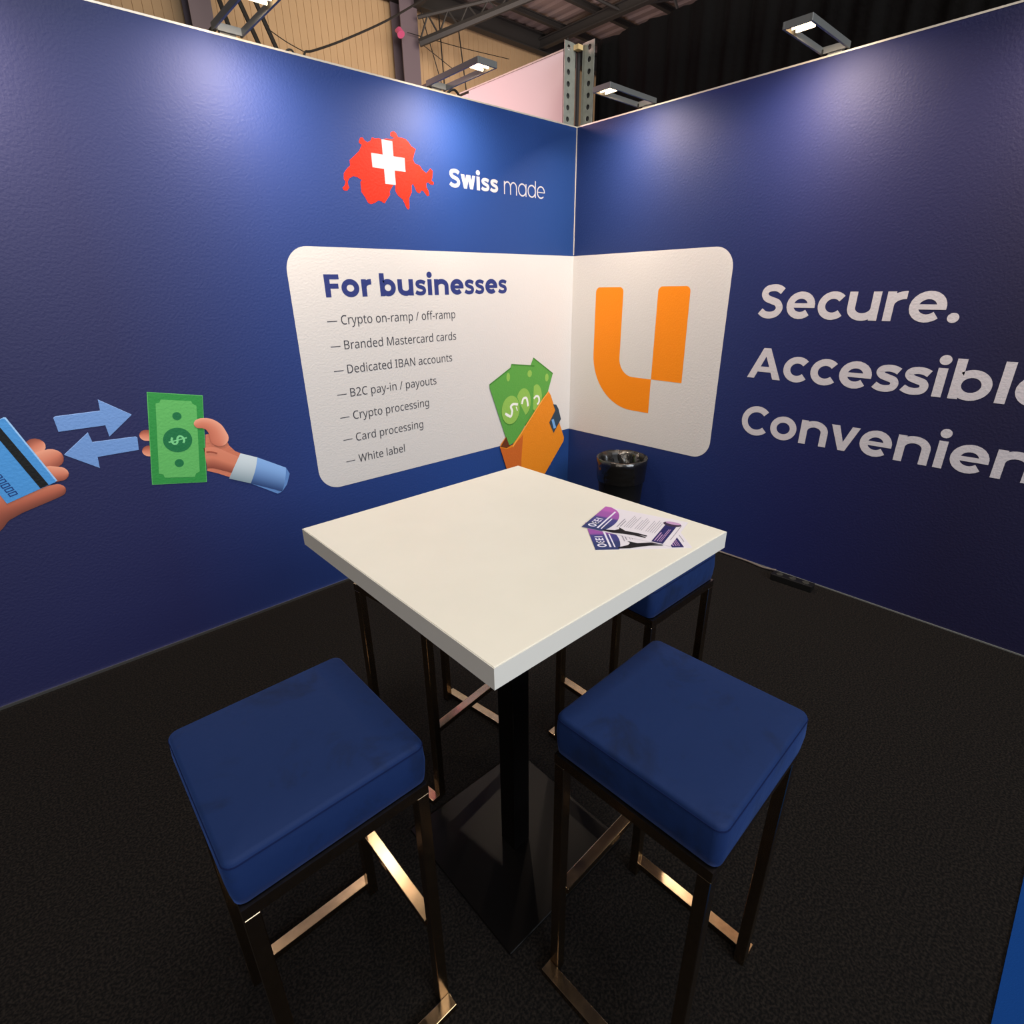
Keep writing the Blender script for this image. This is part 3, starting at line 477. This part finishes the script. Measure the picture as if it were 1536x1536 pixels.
# wallet with notes
g1, g2, g3 = gm('printed note green', (84, 152, 66)), gm('printed note disc', (134, 180, 82)), gm('printed note white', (226, 230, 226))
gd = gm('printed note dark edge', (58, 122, 44))
we = SH['we']; wd = SH['wd']
def note(key, e, dd, k):
    PL.put('note_print', [SH[key]], g1, k)
    PL.put('note_print', strip([SH[key][i] for i in ((0, 1) if key != 'w3' else (0, 1))], .008), gd, k+1)
    PL.put('note_print', [ell(we[e][0], we[e][1]-.002, dist(we[e], we[e+1])*.98, dist(we[e], we[e+2]))], gd, k+1)
    PL.put('note_print', [ell(we[e][0], we[e][1]+.001, dist(we[e], we[e+1])*.96, dist(we[e], we[e+2])*.97)], g2, k+2)
    PL.put('note_print', [ell(wd[dd][0], wd[dd][1], dist(wd[dd], wd[dd+1]), dist(wd[dd], wd[dd+2]))], g2, k+2)
note('w3', 6, 6, 2); PL.put('note_print', strip([(p.x, p.y) for p in catmull([(a, z, 0) for a, z in SH['ws3']], 4)], .015), g3, 5)
note('w2', 3, 3, 6); PL.put('note_print', strip([(p.x, p.y) for p in catmull([(a, z, 0) for a, z in SH['ws2']], 4)], .016), g3, 9)
note('w1', 0, 0, 10)
PL.put('note_print', strip([(p.x, p.y) for p in catmull([(a, z, 0) for a, z in SH['ws1']], 4)], .017)+strip([SH['ws1'][0], (SH['ws1'][0][0]+.02, SH['ws1'][0][1]-.022)], .008)+strip(SH['ws1b'], .008), g3, 13)
PL.put('wallet_print', [SH['wallet']], gm('printed wallet orange', (214, 128, 26)), 14)['label'] = 'orange wallet full of green notes'
PL.put('wallet_print', [SH['wfold']], gm('printed wallet shade', (186, 94, 34)), 15)
PL.put('wallet_print', strip([SH['wallet'][i] for i in (6, 13, 14, 0)] if False else [SH['wfold'][2], SH['wallet'][12], SH['wallet'][13], SH['wallet'][14], SH['wallet'][0]], .010), gm('printed wallet rim', (232, 158, 66)), 16)
PL.put('wallet_print', [SH['wdark']], gm('printed wallet inside', (96, 48, 22)), 16)
PL.put('strap_print', [SH['strap']], gm('printed strap', (44, 62, 78)), 17)
PL.put('strap_print', [SH['strapb']], gm('printed strap buckle', (110, 160, 214)), 18)

# ---------------------------------------------------------------- bar stools
def cushion(hx, hy, z0, z1):
    bm = bmesh.new(); r = .018; nr = 5; prof = []
    # rows: outline inset + height
    for a in (0, 30, 60, 90): prof.append((.006*(1-math.sin(math.radians(a))), z0+.006*(1-math.cos(math.radians(a)))))
    prof = [(.006, z0), (.001, z0+.004), (-.001, z0+.02), (-.003, (z0+z1)/2), (-.001, z1-.014)]
    for a in (20, 40, 60, 80): prof.append((.009*(1-math.cos(math.radians(a))), z1-.010+.009*math.sin(math.radians(a))))
    prof += [(.05, z1+.001), (.11, z1+.0025)]
    def ring(ins, z):
        x, y = hx-ins, hy-ins; rr = max(.008, r-ins*.5); P = []
        for cx, cy, a0 in ((x-rr, y-rr, 0), (-x+rr, y-rr, 90), (-x+rr, -y+rr, 180), (x-rr, -y+rr, 270)):
            P += [(cx+rr*math.cos(math.radians(a0+18*i)), cy+rr*math.sin(math.radians(a0+18*i))) for i in range(6)]
        out = []
        for i in range(len(P)):
            a = Vector(P[i]); b = Vector(P[(i+1) % len(P)]); out.append(a)
            if (b-a).length > .03:
                for t in (.2, .4, .6, .8): out.append(a.lerp(b, t))
        return [bm.verts.new((p.x, p.y, z)) for p in out]
    R_ = [ring(i, z) for i, z in prof]
    for A, B_ in zip(R_, R_[1:]):
        n = len(A)
        for k in range(n): bm.faces.new((A[k], A[(k+1) % n], B_[(k+1) % n], B_[k]))
    c = bm.verts.new((0, 0, z1+.004)); T = R_[-1]
    for k in range(len(T)): bm.faces.new((T[k], T[(k+1) % len(T)], c))
    bm.faces.new(R_[0][::-1]); return bm
FX, FY, LT = .182, .170, .025     # frame half sizes, leg tube
SEAT_Z = .804
def make_stool(loc, rz, label):
    t = empty('bar_stool', (loc[0], loc[1], 0), rz); tag(t, label, 'stool', 'blue velvet bar stools round the table')
    seat = obj('seat', cushion(.178, .1745, SEAT_Z-.098, SEAT_Z), M['velvet'], t, smooth=True)
    P = []
    x, y, rr = .1785, .175, .018
    for cx, cy, a0 in ((x-rr, y-rr, 0), (-x+rr, y-rr, 90), (-x+rr, -y+rr, 180), (x-rr, -y+rr, 270)):
        P += [(cx+rr*math.cos(math.radians(a0+15*i)), cy+rr*math.sin(math.radians(a0+15*i)), SEAT_Z-.0115) for i in range(7)]
    bm = bmesh.new(); tube(bm, P+[P[0]], .0013, 6, False); obj('seam', bm, M['piping'], seat, smooth=True)
    zt = SEAT_Z-.099
    bm = bmesh.new()
    for b in ((-FX, FX, FY-LT, FY), (-FX, FX, -FY, -FY+LT), (-FX, -FX+LT, -FY+LT, FY-LT), (FX-LT, FX, -FY+LT, FY-LT)): box(bm, *b, zt-.024, zt)
    obj('seat_frame', bm, M['chrome'], t)
    for sx in (-1, 1):
        for sy in (-1, 1):
            x0 = sx*FX; x1 = sx*(FX-LT); y0 = sy*FY; y1 = sy*(FY-LT)
            obj('leg', bx(min(x0, x1), max(x0, x1), min(y0, y1), max(y0, y1), 0.001, zt-.0245, bevel=.0015, seg=1), M['chrome'], t)
    for sx in (-1, 1):
        a, b = sorted((sx*(FX+.0005), sx*(FX+.031)))
        obj('floor_bar', bx(a, b, -FY, FY, 0.0, .02, bevel=.0012, seg=2), M['chrome'], t)
    obj('footrest', bx(-FX+LT, FX-LT, FY-.029, FY-.001, .272, .290, bevel=.0015, seg=2), M['chrome'], t)
    return t
s0 = make_stool((-2.842, -1.868), -PI/2, 'blue velvet bar stool at the left side of the table, nearest the left wall')
def dup(root, loc, rz, label):
    r = root.copy(); COL.objects.link(r); r.location = loc; r.rotation_euler = (0, 0, rz); r['label'] = label
    for ch in list(root.children):
        c_ = ch.copy(); COL.objects.link(c_); c_.parent = r
        for g in ch.children:
            d_ = g.copy(); COL.objects.link(d_); d_.parent = c_
    return r
dup(s0, (-2.258, -2.331, 0), math.radians(1.5), 'blue velvet bar stool in the right foreground with scuffed seat')
dup(s0, (-2.213, -1.393, 0), math.radians(188), 'bar stool behind the table toward the left wall, seat hidden by the tabletop')
dup(s0, (-1.735, -1.850, 0), PI/2, 'bar stool tucked under the right corner of the tabletop, only seat side showing')

# ---------------------------------------------------------------- high table
t = empty('high_table', (-2.2815, -1.861, 0)); tag(t, 'square white bar table with black column and black floor plate', 'table')
obj('tabletop', bx(-.352, .352, -.352, .352, 1.008, 1.05, bevel=.0012, seg=2), M['table'], t)
bm = bmesh.new()
for b in ((-.3535, .3535, -.3535, -.3522), (-.3535, .3535, .3522, .3535), (-.3535, -.3522, -.3522, .3522), (.3522, .3535, -.3522, .3522)): box(bm, *b, 1.0082, 1.0488)
obj('edge_band', bm, M['edge'], t)
obj('column', bx(-.03, .03, -.03, .03, .008, .996, bevel=.003), M['black_gloss'], t)
obj('base_plate', bx(-.225, .235, -.225, .245, 0, .008, bevel=.002, seg=1), M['black_gloss'], t)
obj('top_plate', bx(-.15, .15, -.15, .15, .996, 1.0078), M['black_gloss'], t)

# ---------------------------------------------------------------- flyers
def flyer(O, X, D, z, label):
    root = empty('flyer', (O[0], O[1], z)); tag(root, label, 'flyer', 'printed flyers on the table')
    X = Vector((X[0], X[1], 0)).normalized(); D = Vector((D[0], D[1], 0)).normalized()
    def pt(x, d, k): return X*x+D*d+Vector((0, 0, .0006+.00015*k))
    bm = bmesh.new(); a = [bm.verts.new(X*x+D*d) for x, d in ((0, 0), (.148, 0), (.148, .21), (0, .21))]; b = [bm.verts.new(v.co+Vector((0, 0, .0005))) for v in a]
    bm.faces.new(a); bm.faces.new(b[::-1])
    for i in range(4): bm.faces.new((a[i], b[i], b[(i+1) % 4], a[(i+1) % 4]))
    bmesh.ops.recalc_face_normals(bm, faces=bm.faces[:]); obj('sheet', bm, M['paper'], root)
    def put(name, polys, m, k, grad=None):
        bm = bmesh.new(); lay = bm.loops.layers.float_color.new('ink')
        for P in polys:
            f = bm.faces.new([bm.verts.new(pt(x, d, k)) for x, d in P])
            for lo, (x, d) in zip(f.loops, P):
                lo[lay] = lin(grad(x, d)) if grad else (1, 1, 1, 1)
        bm.normal_update()
        for f in bm.faces:
            if f.normal.z < 0: f.normal_flip()
        bmesh.ops.triangulate(bm, faces=bm.faces[:]); return obj(name, bm, m, root)
    G_ = lambda x, d: [(38, 52, 104), (58, 56, 124), (150, 78, 160), (176, 88, 172)][min(3, int(x/.148*3.99))]
    # header: purple to navy, rounded lower edge
    top = []
    for i in range(12):
        x0, x1 = .148*i/12, .148*(i+1)/12
        e = lambda x: .058*math.sqrt(max(0, 1-((x-.055)/.095)**2))+.004
        top.append([(x0, 0), (x1, 0), (x1, e(x1)), (x0, e(x0))])
    put('header_print', top, M['ink'], 1, G_)
    rect = lambda x0, x1, d0, d1: [(x0, d0), (x1, d0), (x1, d1), (x0, d1)]
    wt = gm('flyer white ink', (226, 222, 236)); gy = gm('flyer grey ink', (150, 144, 156)); bk = gm('flyer black ink', (18, 16, 20)); nv = gm('flyer navy ink', (32, 30, 92)); pu = gm('flyer pink ink', (190, 150, 190))
    put('logo_print', strip(ell(.022, .018, .0065, .0085, 16), .004, True)+[rect(.034, .038, .009, .027), rect(.034, .044, .009, .012), rect(.034, .043, .0165, .0195), rect(.034, .044, .024, .027), rect(.048, .052, .009, .027), rect(.052, .059, .009, .012), rect(.052, .060, .0165, .0195), rect(.052, .059, .024, .027), rect(.064, .068, .009, .027)], wt, 2)
    put('title_print', [rect(.012, .125, .033, .0375), rect(.012, .080, .043, .046)], wt, 2)
    put('text_print', [rect(.040, .095, .071, .0735), rect(.046, .085, .077, .0795)]+[rect(.048, .125-(i % 3)*.008, .086+i*.0052, .0872+i*.0052) for i in range(15) if i not in (4, 9)]+[rect(.03, .12, .201, .2025)], gy, 2)
    put('figure_print', [[(.004, .052), (.010, .050), (.020, .075), (.030, .082), (.040, .078), (.034, .088), (.028, .098), (.030, .125), (.027, .150), (.022, .150), (.022, .127), (.018, .150), (.013, .150), (.014, .122), (.010, .098), (.004, .075)]], bk, 3)
    put('box_print', [rect(0.003, .106, .167, .193)], nv, 2)
    put('box_text_print', [rect(.010, .060, .171, .1735), rect(.010, .050, .177, .179), rect(.010, .085, .182, .1832), rect(.010, .085, .1855, .1867)], pu, 3)
    put('badge_print', [ell(.118, .180, .014, .021, 20)], gm('flyer dark badge', (52, 36, 62)), 3)
    put('badge_print', [ell(.124, .181, .008, .018, 20)], pu, 4)
    return root
flyer((-2.2215, -2.068), (.652, .758), (.757, -.653), 1.0503, 'lower flyer of the pair, mostly covered, nearer the table front edge')
flyer((-2.1517, -1.9678), (.961, .277), (.284, -.959), 1.0514, 'upper flyer of the pair with purple rounded header and diving man')

# ---------------------------------------------------------------- wall lamps
M['glow_w'] = mat('warm lamp tube', (255, 240, 220), .5, emit=(255, 214, 160), es=GLOW)
M['refl'] = mat('lamp reflector', (220, 210, 190), .25, 1)
def make_lamp(side, c0, label):
    """frame 0.41 m long, 0.115 m wide, lying level on the wall top; built along local +x out into the booth"""
    root = empty('wall_light', ((c0, 0, H+.012) if side == 'l' else (0, c0, H+.012)), -PI/2 if side == 'l' else PI)
    tag(root, label, 'lamp', 'arm lights on the wall tops')
    W2, T2, z0, z1 = .0575, .009, -.0105, .0145
    for s in (-1, 1):
        a, b = sorted((s*W2, s*(W2-T2))); obj('arm', bx(-.01, .402, a, b, z0+.0115, z1+.0115, bevel=.001, seg=1), M['alu_d'], root)
    obj('crossbar', bx(.004, .013, -W2+T2, W2-T2, z0+.0115, z1+.0115), M['alu_d'], root)
    obj('crossbar', bx(.393, .402, -W2+T2, W2-T2, z0+.0115, z1+.0115), M['alu_d'], root)
    hd = obj('lamp_head', bx(.300, .392, -W2+T2+.001, W2-T2-.001, .0165, .026), M['alu_d'], root)
    for y_ in (.322, .362):
        bm = bmesh.new(); tube(bm, [(y_, -.036, .010), (y_, .036, .010)], .0062, 10); obj('lamp_tube', bm, M['glow_w'], hd, smooth=True)
    obj('reflector', bx(.303, .390, -W2+T2+.002, W2-T2-.002, .0155, .0163), M['refl'], hd)
    obj('bracket', bx(-.022, -.002, -.03, .03, -.03, .026), M['alu_d'], root)
    obj('bracket', bx(-.05, .02, -W2+.002, -W2+.014, 0.0, .016), M['black'], root)
    # its light, just under the tubes, turned toward the wall below
    l = bpy.data.lights.new('lamp_light', 'AREA'); l.shape = 'RECTANGLE'; l.size = .035; l.size_y = .07; l.energy = LAMP_P; l.color = LAMP_C; l.spread = math.radians(150)
    lo = bpy.data.objects.new('lamp_light', l); COL.objects.link(lo); lo.parent = root; lo.location = (.345, 0, -.004)
    lo.rotation_euler = Vector(LAMP_AIM).to_track_quat('-Z', 'Y').to_euler()
    return root
make_lamp('l', -2.062, 'warm arm light on the left wall, upper left of the picture, cut by the frame')
make_lamp('l', -1.069, 'warm arm light on the left wall above the map, next to the pink panel')
make_lamp('r', -.519, 'small looking arm light on the right wall, nearest the corner post')
make_lamp('r', -1.496, 'arm light on the right wall above the slogan, second from the corner')
make_lamp('l', -3.06, 'arm light on the left wall beyond the left picture edge')
make_lamp('r', -2.49, 'arm light on the right wall beyond the right picture edge')

# ---------------------------------------------------------------- corner post, partition, drape
def perforated(width, height, pitch, r, th):
    bm = bmesh.new(); n = 16; z = 0
    while z < height-1e-6:
        zc = z+pitch/2
        sq = []
        for i in range(n):
            a = 2*PI*i/n+PI/4; c_, s_ = math.cos(a), math.sin(a); k = 1/max(abs(c_), abs(s_)); sq.append((c_*k*width/2, zc+s_*k*pitch/2))
        ci = [(r*math.cos(2*PI*i/n+PI/4), zc+r*math.sin(2*PI*i/n+PI/4)) for i in range(n)]
        F_ = []
        for y_ in (0, th):
            F_.append(([bm.verts.new((a, y_, b)) for a, b in sq], [bm.verts.new((a, y_, b)) for a, b in ci]))
        for k, (so, ci_) in enumerate(F_):
            for i in range(n):
                q = (so[i], so[(i+1) % n], ci_[(i+1) % n], ci_[i]); bm.faces.new(q if k == 0 else q[::-1])
        for i in range(n):
            bm.faces.new((F_[0][1][i], F_[0][1][(i+1) % n], F_[1][1][(i+1) % n], F_[1][1][i]))
        z += pitch
    for s in (-1, 1):
        v = [bm.verts.new((s*width/2, y_, z_)) for z_ in (0, height) for y_ in (0, th)]; bm.faces.new((v[0], v[1], v[3], v[2]))
    bmesh.ops.remove_doubles(bm, verts=bm.verts[:], dist=1e-5)
    return bm
post = empty('corner_post', (.048, .048, 0)); tag(post, 'grey perforated steel corner post rising above the wall corner', 'post')
f1 = obj('flange', perforated(.075, 2.94, .060, .0145, .004), M['galv'], post); f1.location = (-.085, 0, 0)
f2 = obj('flange', perforated(.075, 2.94, .060, .0145, .004), M['galv'], post); f2.rotation_euler = (0, 0, PI/2); f2.location = (.008, -.085, 0)
obj('tube', bx(-.046, -.020, .005, .022, 0, 2.94), M['galv'], post)
obj('tube', bx(-.006, .012, -.006, .012, 0, 2.90), M['steel_d'], post)
obj('tube', bx(0.009, .020, -.046, -.026, 0, 2.94), M['galv'], post)
obj('web', bx(-.121, -.049, .008, .011, 0, 2.90), M['steel_d'], post)
obj('web', bx(.011, .014, -.121, -.049, 0, 2.90), M['steel_d'], post)
obj('cap', bx(-.04, .004, -.034, .004, 2.905, 2.93), mat('pale beige clip', (226, 196, 140), .4), post)  # small clip in one even pale beige
part = empty('neighbour_partition', (.075, .14, 0)); tag(part, 'pink lit white partition panel beyond the wall corner', 'partition')
obj('panel', bx(-.02, .02, 0, 1.0, 0, 2.945), M['neigh'], part)
obj('panel', bx(-.02, .02, 1.004, 2.3, 0, 2.93), M['neigh'], part)
obj('top_rail', bx(-.023, .023, 0, 2.3, 2.946, 2.955), M['galv'], part)
def drape():
    bm = bmesh.new(); n = 240; rows = (0.02, .9, 1.8, 2.4, 2.7, 2.95); V = []
    for z in rows:
        V.append([bm.verts.new((.125+.010*math.sin(i*.55+z*.6)+.006*math.sin(i*.23+2*z)+.004*math.sin(i*1.3), -.03-3.4*i/n, z)) for i in range(n+1)])
    for A, B_ in zip(V, V[1:]):
        for i in range(n): bm.faces.new((A[i], A[i+1], B_[i+1], B_[i]))
    o = obj('drape', bm, M['drape'], smooth=True); m = o.modifiers.new('thick', 'SOLIDIFY'); m.thickness = .004
    return tag(o, 'black cloth drape hanging behind the right wall', 'drape')
drape()
tag(obj('cable_loop', (lambda b: (tube(b, [(p.x, p.y, p.z) for p in catmull([(-.98, .06, 2.49), (-.955, .055, 2.53), (-.92, .05, 2.545), (-.885, .055, 2.525), (-.87, .06, 2.48)], 5)], .006, 8), b)[1])(bmesh.new()), M['cable'], smooth=True), 'short black cable loop on the left wall top near the pink panel', 'cable')
tag(obj('cable_loop', (lambda b: (tube(b, [(p.x, p.y, p.z) for p in catmull([(-1.83, .06, 2.49), (-1.81, .055, 2.525), (-1.785, .05, 2.53), (-1.765, .055, 2.49)], 5)], .004, 8), b)[1])(bmesh.new()), M['cable'], smooth=True), 'tiny cable hook on the left wall top right of the left lamp', 'cable')

# ---------------------------------------------------------------- waste bin
def lathe(bm, prof, n=40, wob=None):
    R_ = []
    for j, (r, z) in enumerate(prof):
        R_.append([bm.verts.new(((r+(wob(j, i)[0] if wob else 0))*math.cos(2*PI*i/n), (r+(wob(j, i)[0] if wob else 0))*math.sin(2*PI*i/n), z+(wob(j, i)[1] if wob else 0))) for i in range(n)])
    for A, B_ in zip(R_, R_[1:]):
        for i in range(n): bm.faces.new((A[i], A[(i+1) % n], B_[(i+1) % n], B_[i]))
    return R_
BZ = .53
bn = empty('waste_bin', (-.205, -.66, 0)); tag(bn, 'black round waste bin with a bin liner against the right wall', 'bin')
bm = bmesh.new(); R_ = lathe(bm, [(.118, 0), (.120, .01), (.140, .25), (.158, BZ-.02), (.163, BZ-.018), (.163, BZ), (.157, BZ), (.152, BZ-.03), (.115, .02)]); bm.faces.new(R_[0][::-1]); bm.faces.new(R_[-1]); obj('body', bm, M['bin'], bn, smooth=True)
def wob(j, i):
    a = 2*PI*i/72
    k = [.0008, .001, .001, .001, .002, .008, .018, .02][min(j, 7)]
    return (k*(math.sin(9*a+j)+.7*math.sin(17*a+2.1*j)+.5*math.sin(5*a+j*.7)), k*.6*math.sin(11*a+1.7*j) if j not in (3, 4) else .002*math.sin(6*a))
bm = bmesh.new(); lathe(bm, [(.157, BZ-.15), (.161, BZ-.10), (.166, BZ-.03), (.1675, BZ+.002), (.161, BZ+.006), (.148, BZ-.03), (.130, BZ-.12), (.10, BZ-.25)], 72, wob); obj('bin_liner', bm, M['bag'], bn, smooth=True)

# ---------------------------------------------------------------- power strip
ps = empty('power_strip', (-.095, -1.80, 0), math.radians(3)); tag(ps, 'black power strip on the floor against the right wall', 'power strip')
obj('body', bx(-.028, .028, -.11, .11, 0, .038, bevel=.004), M['black'], ps)
for i in range(3):
    bm = bmesh.new(); tube(bm, [(0, -.07+.07*i, .0375), (0, -.07+.07*i, .0395)], .018, 20); obj('socket', bm, mat('socket grey', (44, 44, 40), .5) if i == 0 else bpy.data.materials['socket grey'], ps)
bm = bmesh.new(); tube(bm, [(p.x, p.y, p.z) for p in catmull([(-.02, .12-1.80, .015), (-.03, -1.60, .009), (-.018, -1.5, .009), (-.020, -1.35, .009), (-.018, -1.1, .009), (-.03, -.95, .009)], 6)], .006, 8)
tag(obj('power_cable', bm, mat('grey brown cable', (92, 84, 80), .5), smooth=True), 'grey cable lying along the foot of the right wall', 'cable')

# ---------------------------------------------------------------- exhibition hall behind
def cladding():
    bm = bmesh.new(); x = -8.0; P = []
    while x < 15: P += [(x, 9.0), (x+.124, 9.0), (x+.127, 9.010), (x+.137, 9.010)]; x += .14
    A = [bm.verts.new((a, b, 0)) for a, b in P]; B_ = [bm.verts.new((a, b, 7.25)) for a, b in P]
    for i in range(len(P)-1): bm.faces.new((A[i], A[i+1], B_[i+1], B_[i]))
    return bm
tag(obj('wall_back', cladding(), M['clad']), 'beige ribbed cladding of the hall', kind='structure')
def roof():
    bm = bmesh.new(); x = -8.0; P = []
    while x < 16: P += [(x, 7.24), (x+.10, 7.24), (x+.14, 7.20), (x+.24, 7.20), (x+.28, 7.24)]; x += .30
    A = [bm.verts.new((a, -14, z)) for a, z in P]; B_ = [bm.verts.new((a, 9.1, z)) for a, z in P]
    for i in range(len(P)-1): bm.faces.new((A[i], A[i+1], B_[i+1], B_[i]))
    return bm
tag(obj('ceiling', roof(), M['roof']), 'ribbed roof sheeting of the hall', kind='structure')
tag(obj('wall_right_hall', bx(15.5, 15.7, -14, 9.1, 0, 7.25), M['steel_d']), kind='structure')
tag(obj('wall_left_hall', bx(-8.2, -8.0, -14, 9.1, 0, 7.25), M['steel_d']), kind='structure')
tag(obj('wall_front', bx(-8.2, 15.7, -14.2, -14, 0, 7.25), M['steel_d']), kind='structure')
def ibeam(bm, p, q, h_, w_, up=Vector((0, 0, 1))):
    p, q = Vector(p), Vector(q); d = (q-p).normalized(); s = d.cross(up).normalized(); u = s.cross(d)
    L = (q-p).length; M4 = Matrix((s, d, u)).transposed().to_4x4(); M4.translation = p
    for b in ((-w_/2, w_/2, 0, L, h_/2-.02, h_/2), (-w_/2, w_/2, 0, L, -h_/2, -h_/2+.02), (-.01, .01, 0, L, -h_/2+.02, h_/2-.02)): box(bm, *b, M4=M4)
def beam(name, p, q, h_, w_, m, label, cat='beam', group='steel roof beams of the hall'):
    bm = bmesh.new(); ibeam(bm, p, q, h_, w_); return tag(obj(name, bm, M[m]), label, cat, group)
beam('roof_beam', (-8, 8.8, 6.98), (15.5, 8.8, 6.98), .36, .2, 'steel_d', 'deep dark eaves beam along the top of the beige hall wall')
beam('roof_beam', (-8, 8.1, 7.1), (15.5, 8.1, 7.1), .12, .09, 'steel_d', 'dark purlin next to the eaves beam')
beam('roof_beam', (-8, 7.05, 7.1), (15.5, 7.05, 7.1), .12, .09, 'steel_d', 'second dark purlin from the eaves')
beam('roof_beam', (-8, 6.0, 7.1), (15.5, 6.0, 7.1), .12, .09, 'steel_d', 'third dark purlin from the eaves')
beam('roof_beam', (8.45, 9.0, 6.95), (8.45, -6, 6.95), .2, .14, 'steel_d', 'dark roof rafter running above the corner post')
beam('roof_beam', (4.75, 9.0, 6.75), (4.75, 6.4, 7.0), .2, .14, 'steel_d', 'dark rafter over the purple grey column')
def column(x, w_, label):
    t_ = empty('hall_column', (x, 8.75, 0)); tag(t_, label, 'column', 'steel columns of the hall')
    bm = bmesh.new(); ibeam(bm, (0, 0, .02), (0, 0, 7.1), .34, w_, up=Vector((0, 1, 0))); obj('shaft', bm, M['steel_p'], t_)
    obj('foot_plate', bx(-.25, .25, -.25, .25, 0, .02), M['steel_d'], t_)
column(4.60, .40, 'purple grey steel column left of the roof beams')
column(.70, .34, 'grey steel column behind the left arm light')
# lattice truss by the column
def lattice():
    bm = bmesh.new(); p0 = Vector((4.72, 8.45, 6.1)); p1 = Vector((6.6, 7.0, 6.9))
    off = Vector((0, 0, .45)); n = 6
    tube(bm, [p0, p1], .07, 6); tube(bm, [p0+off*.9, p1+off*.2], .035, 6)
    for i in range(n):
        a = p0.lerp(p1, i/n); b = (p0+off*.9).lerp(p1+off*.2, (i+.5)/n); c_ = p0.lerp(p1, (i+1)/n)
        tube(bm, [a, b], .018, 5); tube(bm, [b, c_], .018, 5)
    return bm
tag(obj('lattice_brace', lattice(), M['steel_d']), 'small dark lattice truss beside the purple grey column', 'truss')
for k, (a, b) in enumerate((((8.45, 6.3, 6.95), (9.3, 5.6, 7.1)), ((8.45, 6.45, 6.95), (7.7, 6.75, 7.12)), ((8.45, 5.2, 6.95), (9.2, 5.2, 6.2)), ((8.45, 7.9, 6.9), (8.45, 7.9, 5.9)))):
    bm = bmesh.new(); tube(bm, [a, b], .03, 6)
    tag(obj('brace', bm, M['steel_d']), ['steel brace slanting right of the rafter top', 'steel brace slanting left of the rafter top', 'steel brace hanging down right of the rafter', 'short hanger below the rafter above the corner post'][k], 'brace', 'small braces at the rafter')
for nm, P, r, lab in (("hall_rod", ((0.479, 8.2, 7.22), (2.376, 8.2, 0.02)), 0.035, "leftmost of three slanting dark rods behind the left arm light"), ("hall_rod", ((0.573, 8.2, 7.22), (3.623, 8.2, 0.02)), 0.035, "middle one of three slanting dark rods behind the left arm light"), ("hall_rod", ((0.845, 8.2, 7.22), (3.95, 8.2, 0.02)), 0.035, "rightmost of three slanting dark rods behind the left arm light"), ("hanging_cable", ((4.28, 7.5, 6.417), (3.404, 7.5, 5.885), (2.521, 7.5, 5.422), (1.975, 7.5, 5.171), (1.831, 7.5, 5.124), (1.806, 7.5, 5.015)), 0.018, "black cable sagging from the roof truss to the left wall top"), ("hanging_wire", ((1.258, 7.5, 5.298), (1.545, 7.5, 5.19), (1.823, 7.5, 5.122)), 0.007, "thin wire left of the sagging black cable"), ("hanging_wire", ((5.059, 8.84, 6.82), (6.073, 8.84, 4.2)), 0.01, "slanting thin wire right of the purple grey column"), ("hanging_wire", ((5.461, 8.76, 6.82), (5.585, 8.76, 4.2)), 0.014, "upright thin wire in the middle, right of the column"), ("hanging_wire", ((5.946, 8.76, 6.82), (6.314, 8.76, 4.2)), 0.013, "upright thin wire nearest the pink panel"), ("hanging_wire", ((4.553, 8.6, 6.27), (5.655, 8.6, 5.894)), 0.007, "steep stay wire running down right from the column head"), ("hanging_wire", ((4.486, 8.5, 6.229), (5.781, 8.5, 6.27), (7.174, 8.5, 6.353)), 0.007, "shallow stay wire running right from the column head")):
    bm = bmesh.new(); pts = [(p.x, p.y, p.z) for p in catmull(P, 5)] if len(P) > 2 else P
    tube(bm, pts, r, 6); tag(obj(nm, bm, M['cable']), lab, 'rod' if nm == 'hall_rod' else 'wire')
pk = (4.285, 8.5, 6.181)
bm = bmesh.new(); tube(bm, [(pk[0], 8.578, pk[2]+.05), (pk[0], pk[1]-.02, pk[2]+.03), (pk[0], pk[1]-.08, pk[2]-.05)], [.03, .06, .075], 14)
sp = tag(obj('pink_spotlight', bm, mat('pink lit lamp', (200, 90, 130), .4, emit=(255, 90, 150), es=.12)), 'small pink spotlight on the purple grey column', 'lamp')
for k, (x, y, lab) in enumerate(((-.8, 2.3, 'unseen round lamp added for warm reflections over the left booth wall'), (2.4, -1.2, 'unseen round lamp added for warm reflections over the right booth wall'), (-6.0, -3.0, 'unseen round lamp added for warm reflections behind the camera'))):  # invented lamps out of view, added for orange reflections in the stool steel
    hb = empty('added_warm_lamp', (x, y, 6.6)); tag(hb, lab, 'lamp', 'unseen lamps added for warm reflections')
    bm = bmesh.new(); tube(bm, [(0, 0, .45), (0, 0, .3), (0, 0, .05), (0, 0, 0)], [.08, .16, .42, .45], 24, False); obj('shade', bm, M['alu_d'], hb, smooth=True)
    bm = bmesh.new(); tube(bm, [(0, 0, .03), (0, 0, .04)], .41, 24); obj('lens', bm, bpy.data.materials.get('added warm lamp glow') or mat('added warm lamp glow', (255, 170, 80), .5, emit=(255, 150, 60), es=ADDED_GLOW), hb)
    bm = bmesh.new(); tube(bm, [(0, 0, .45), (0, 0, .6)], .01, 6); obj('hook', bm, M['cable'], hb)
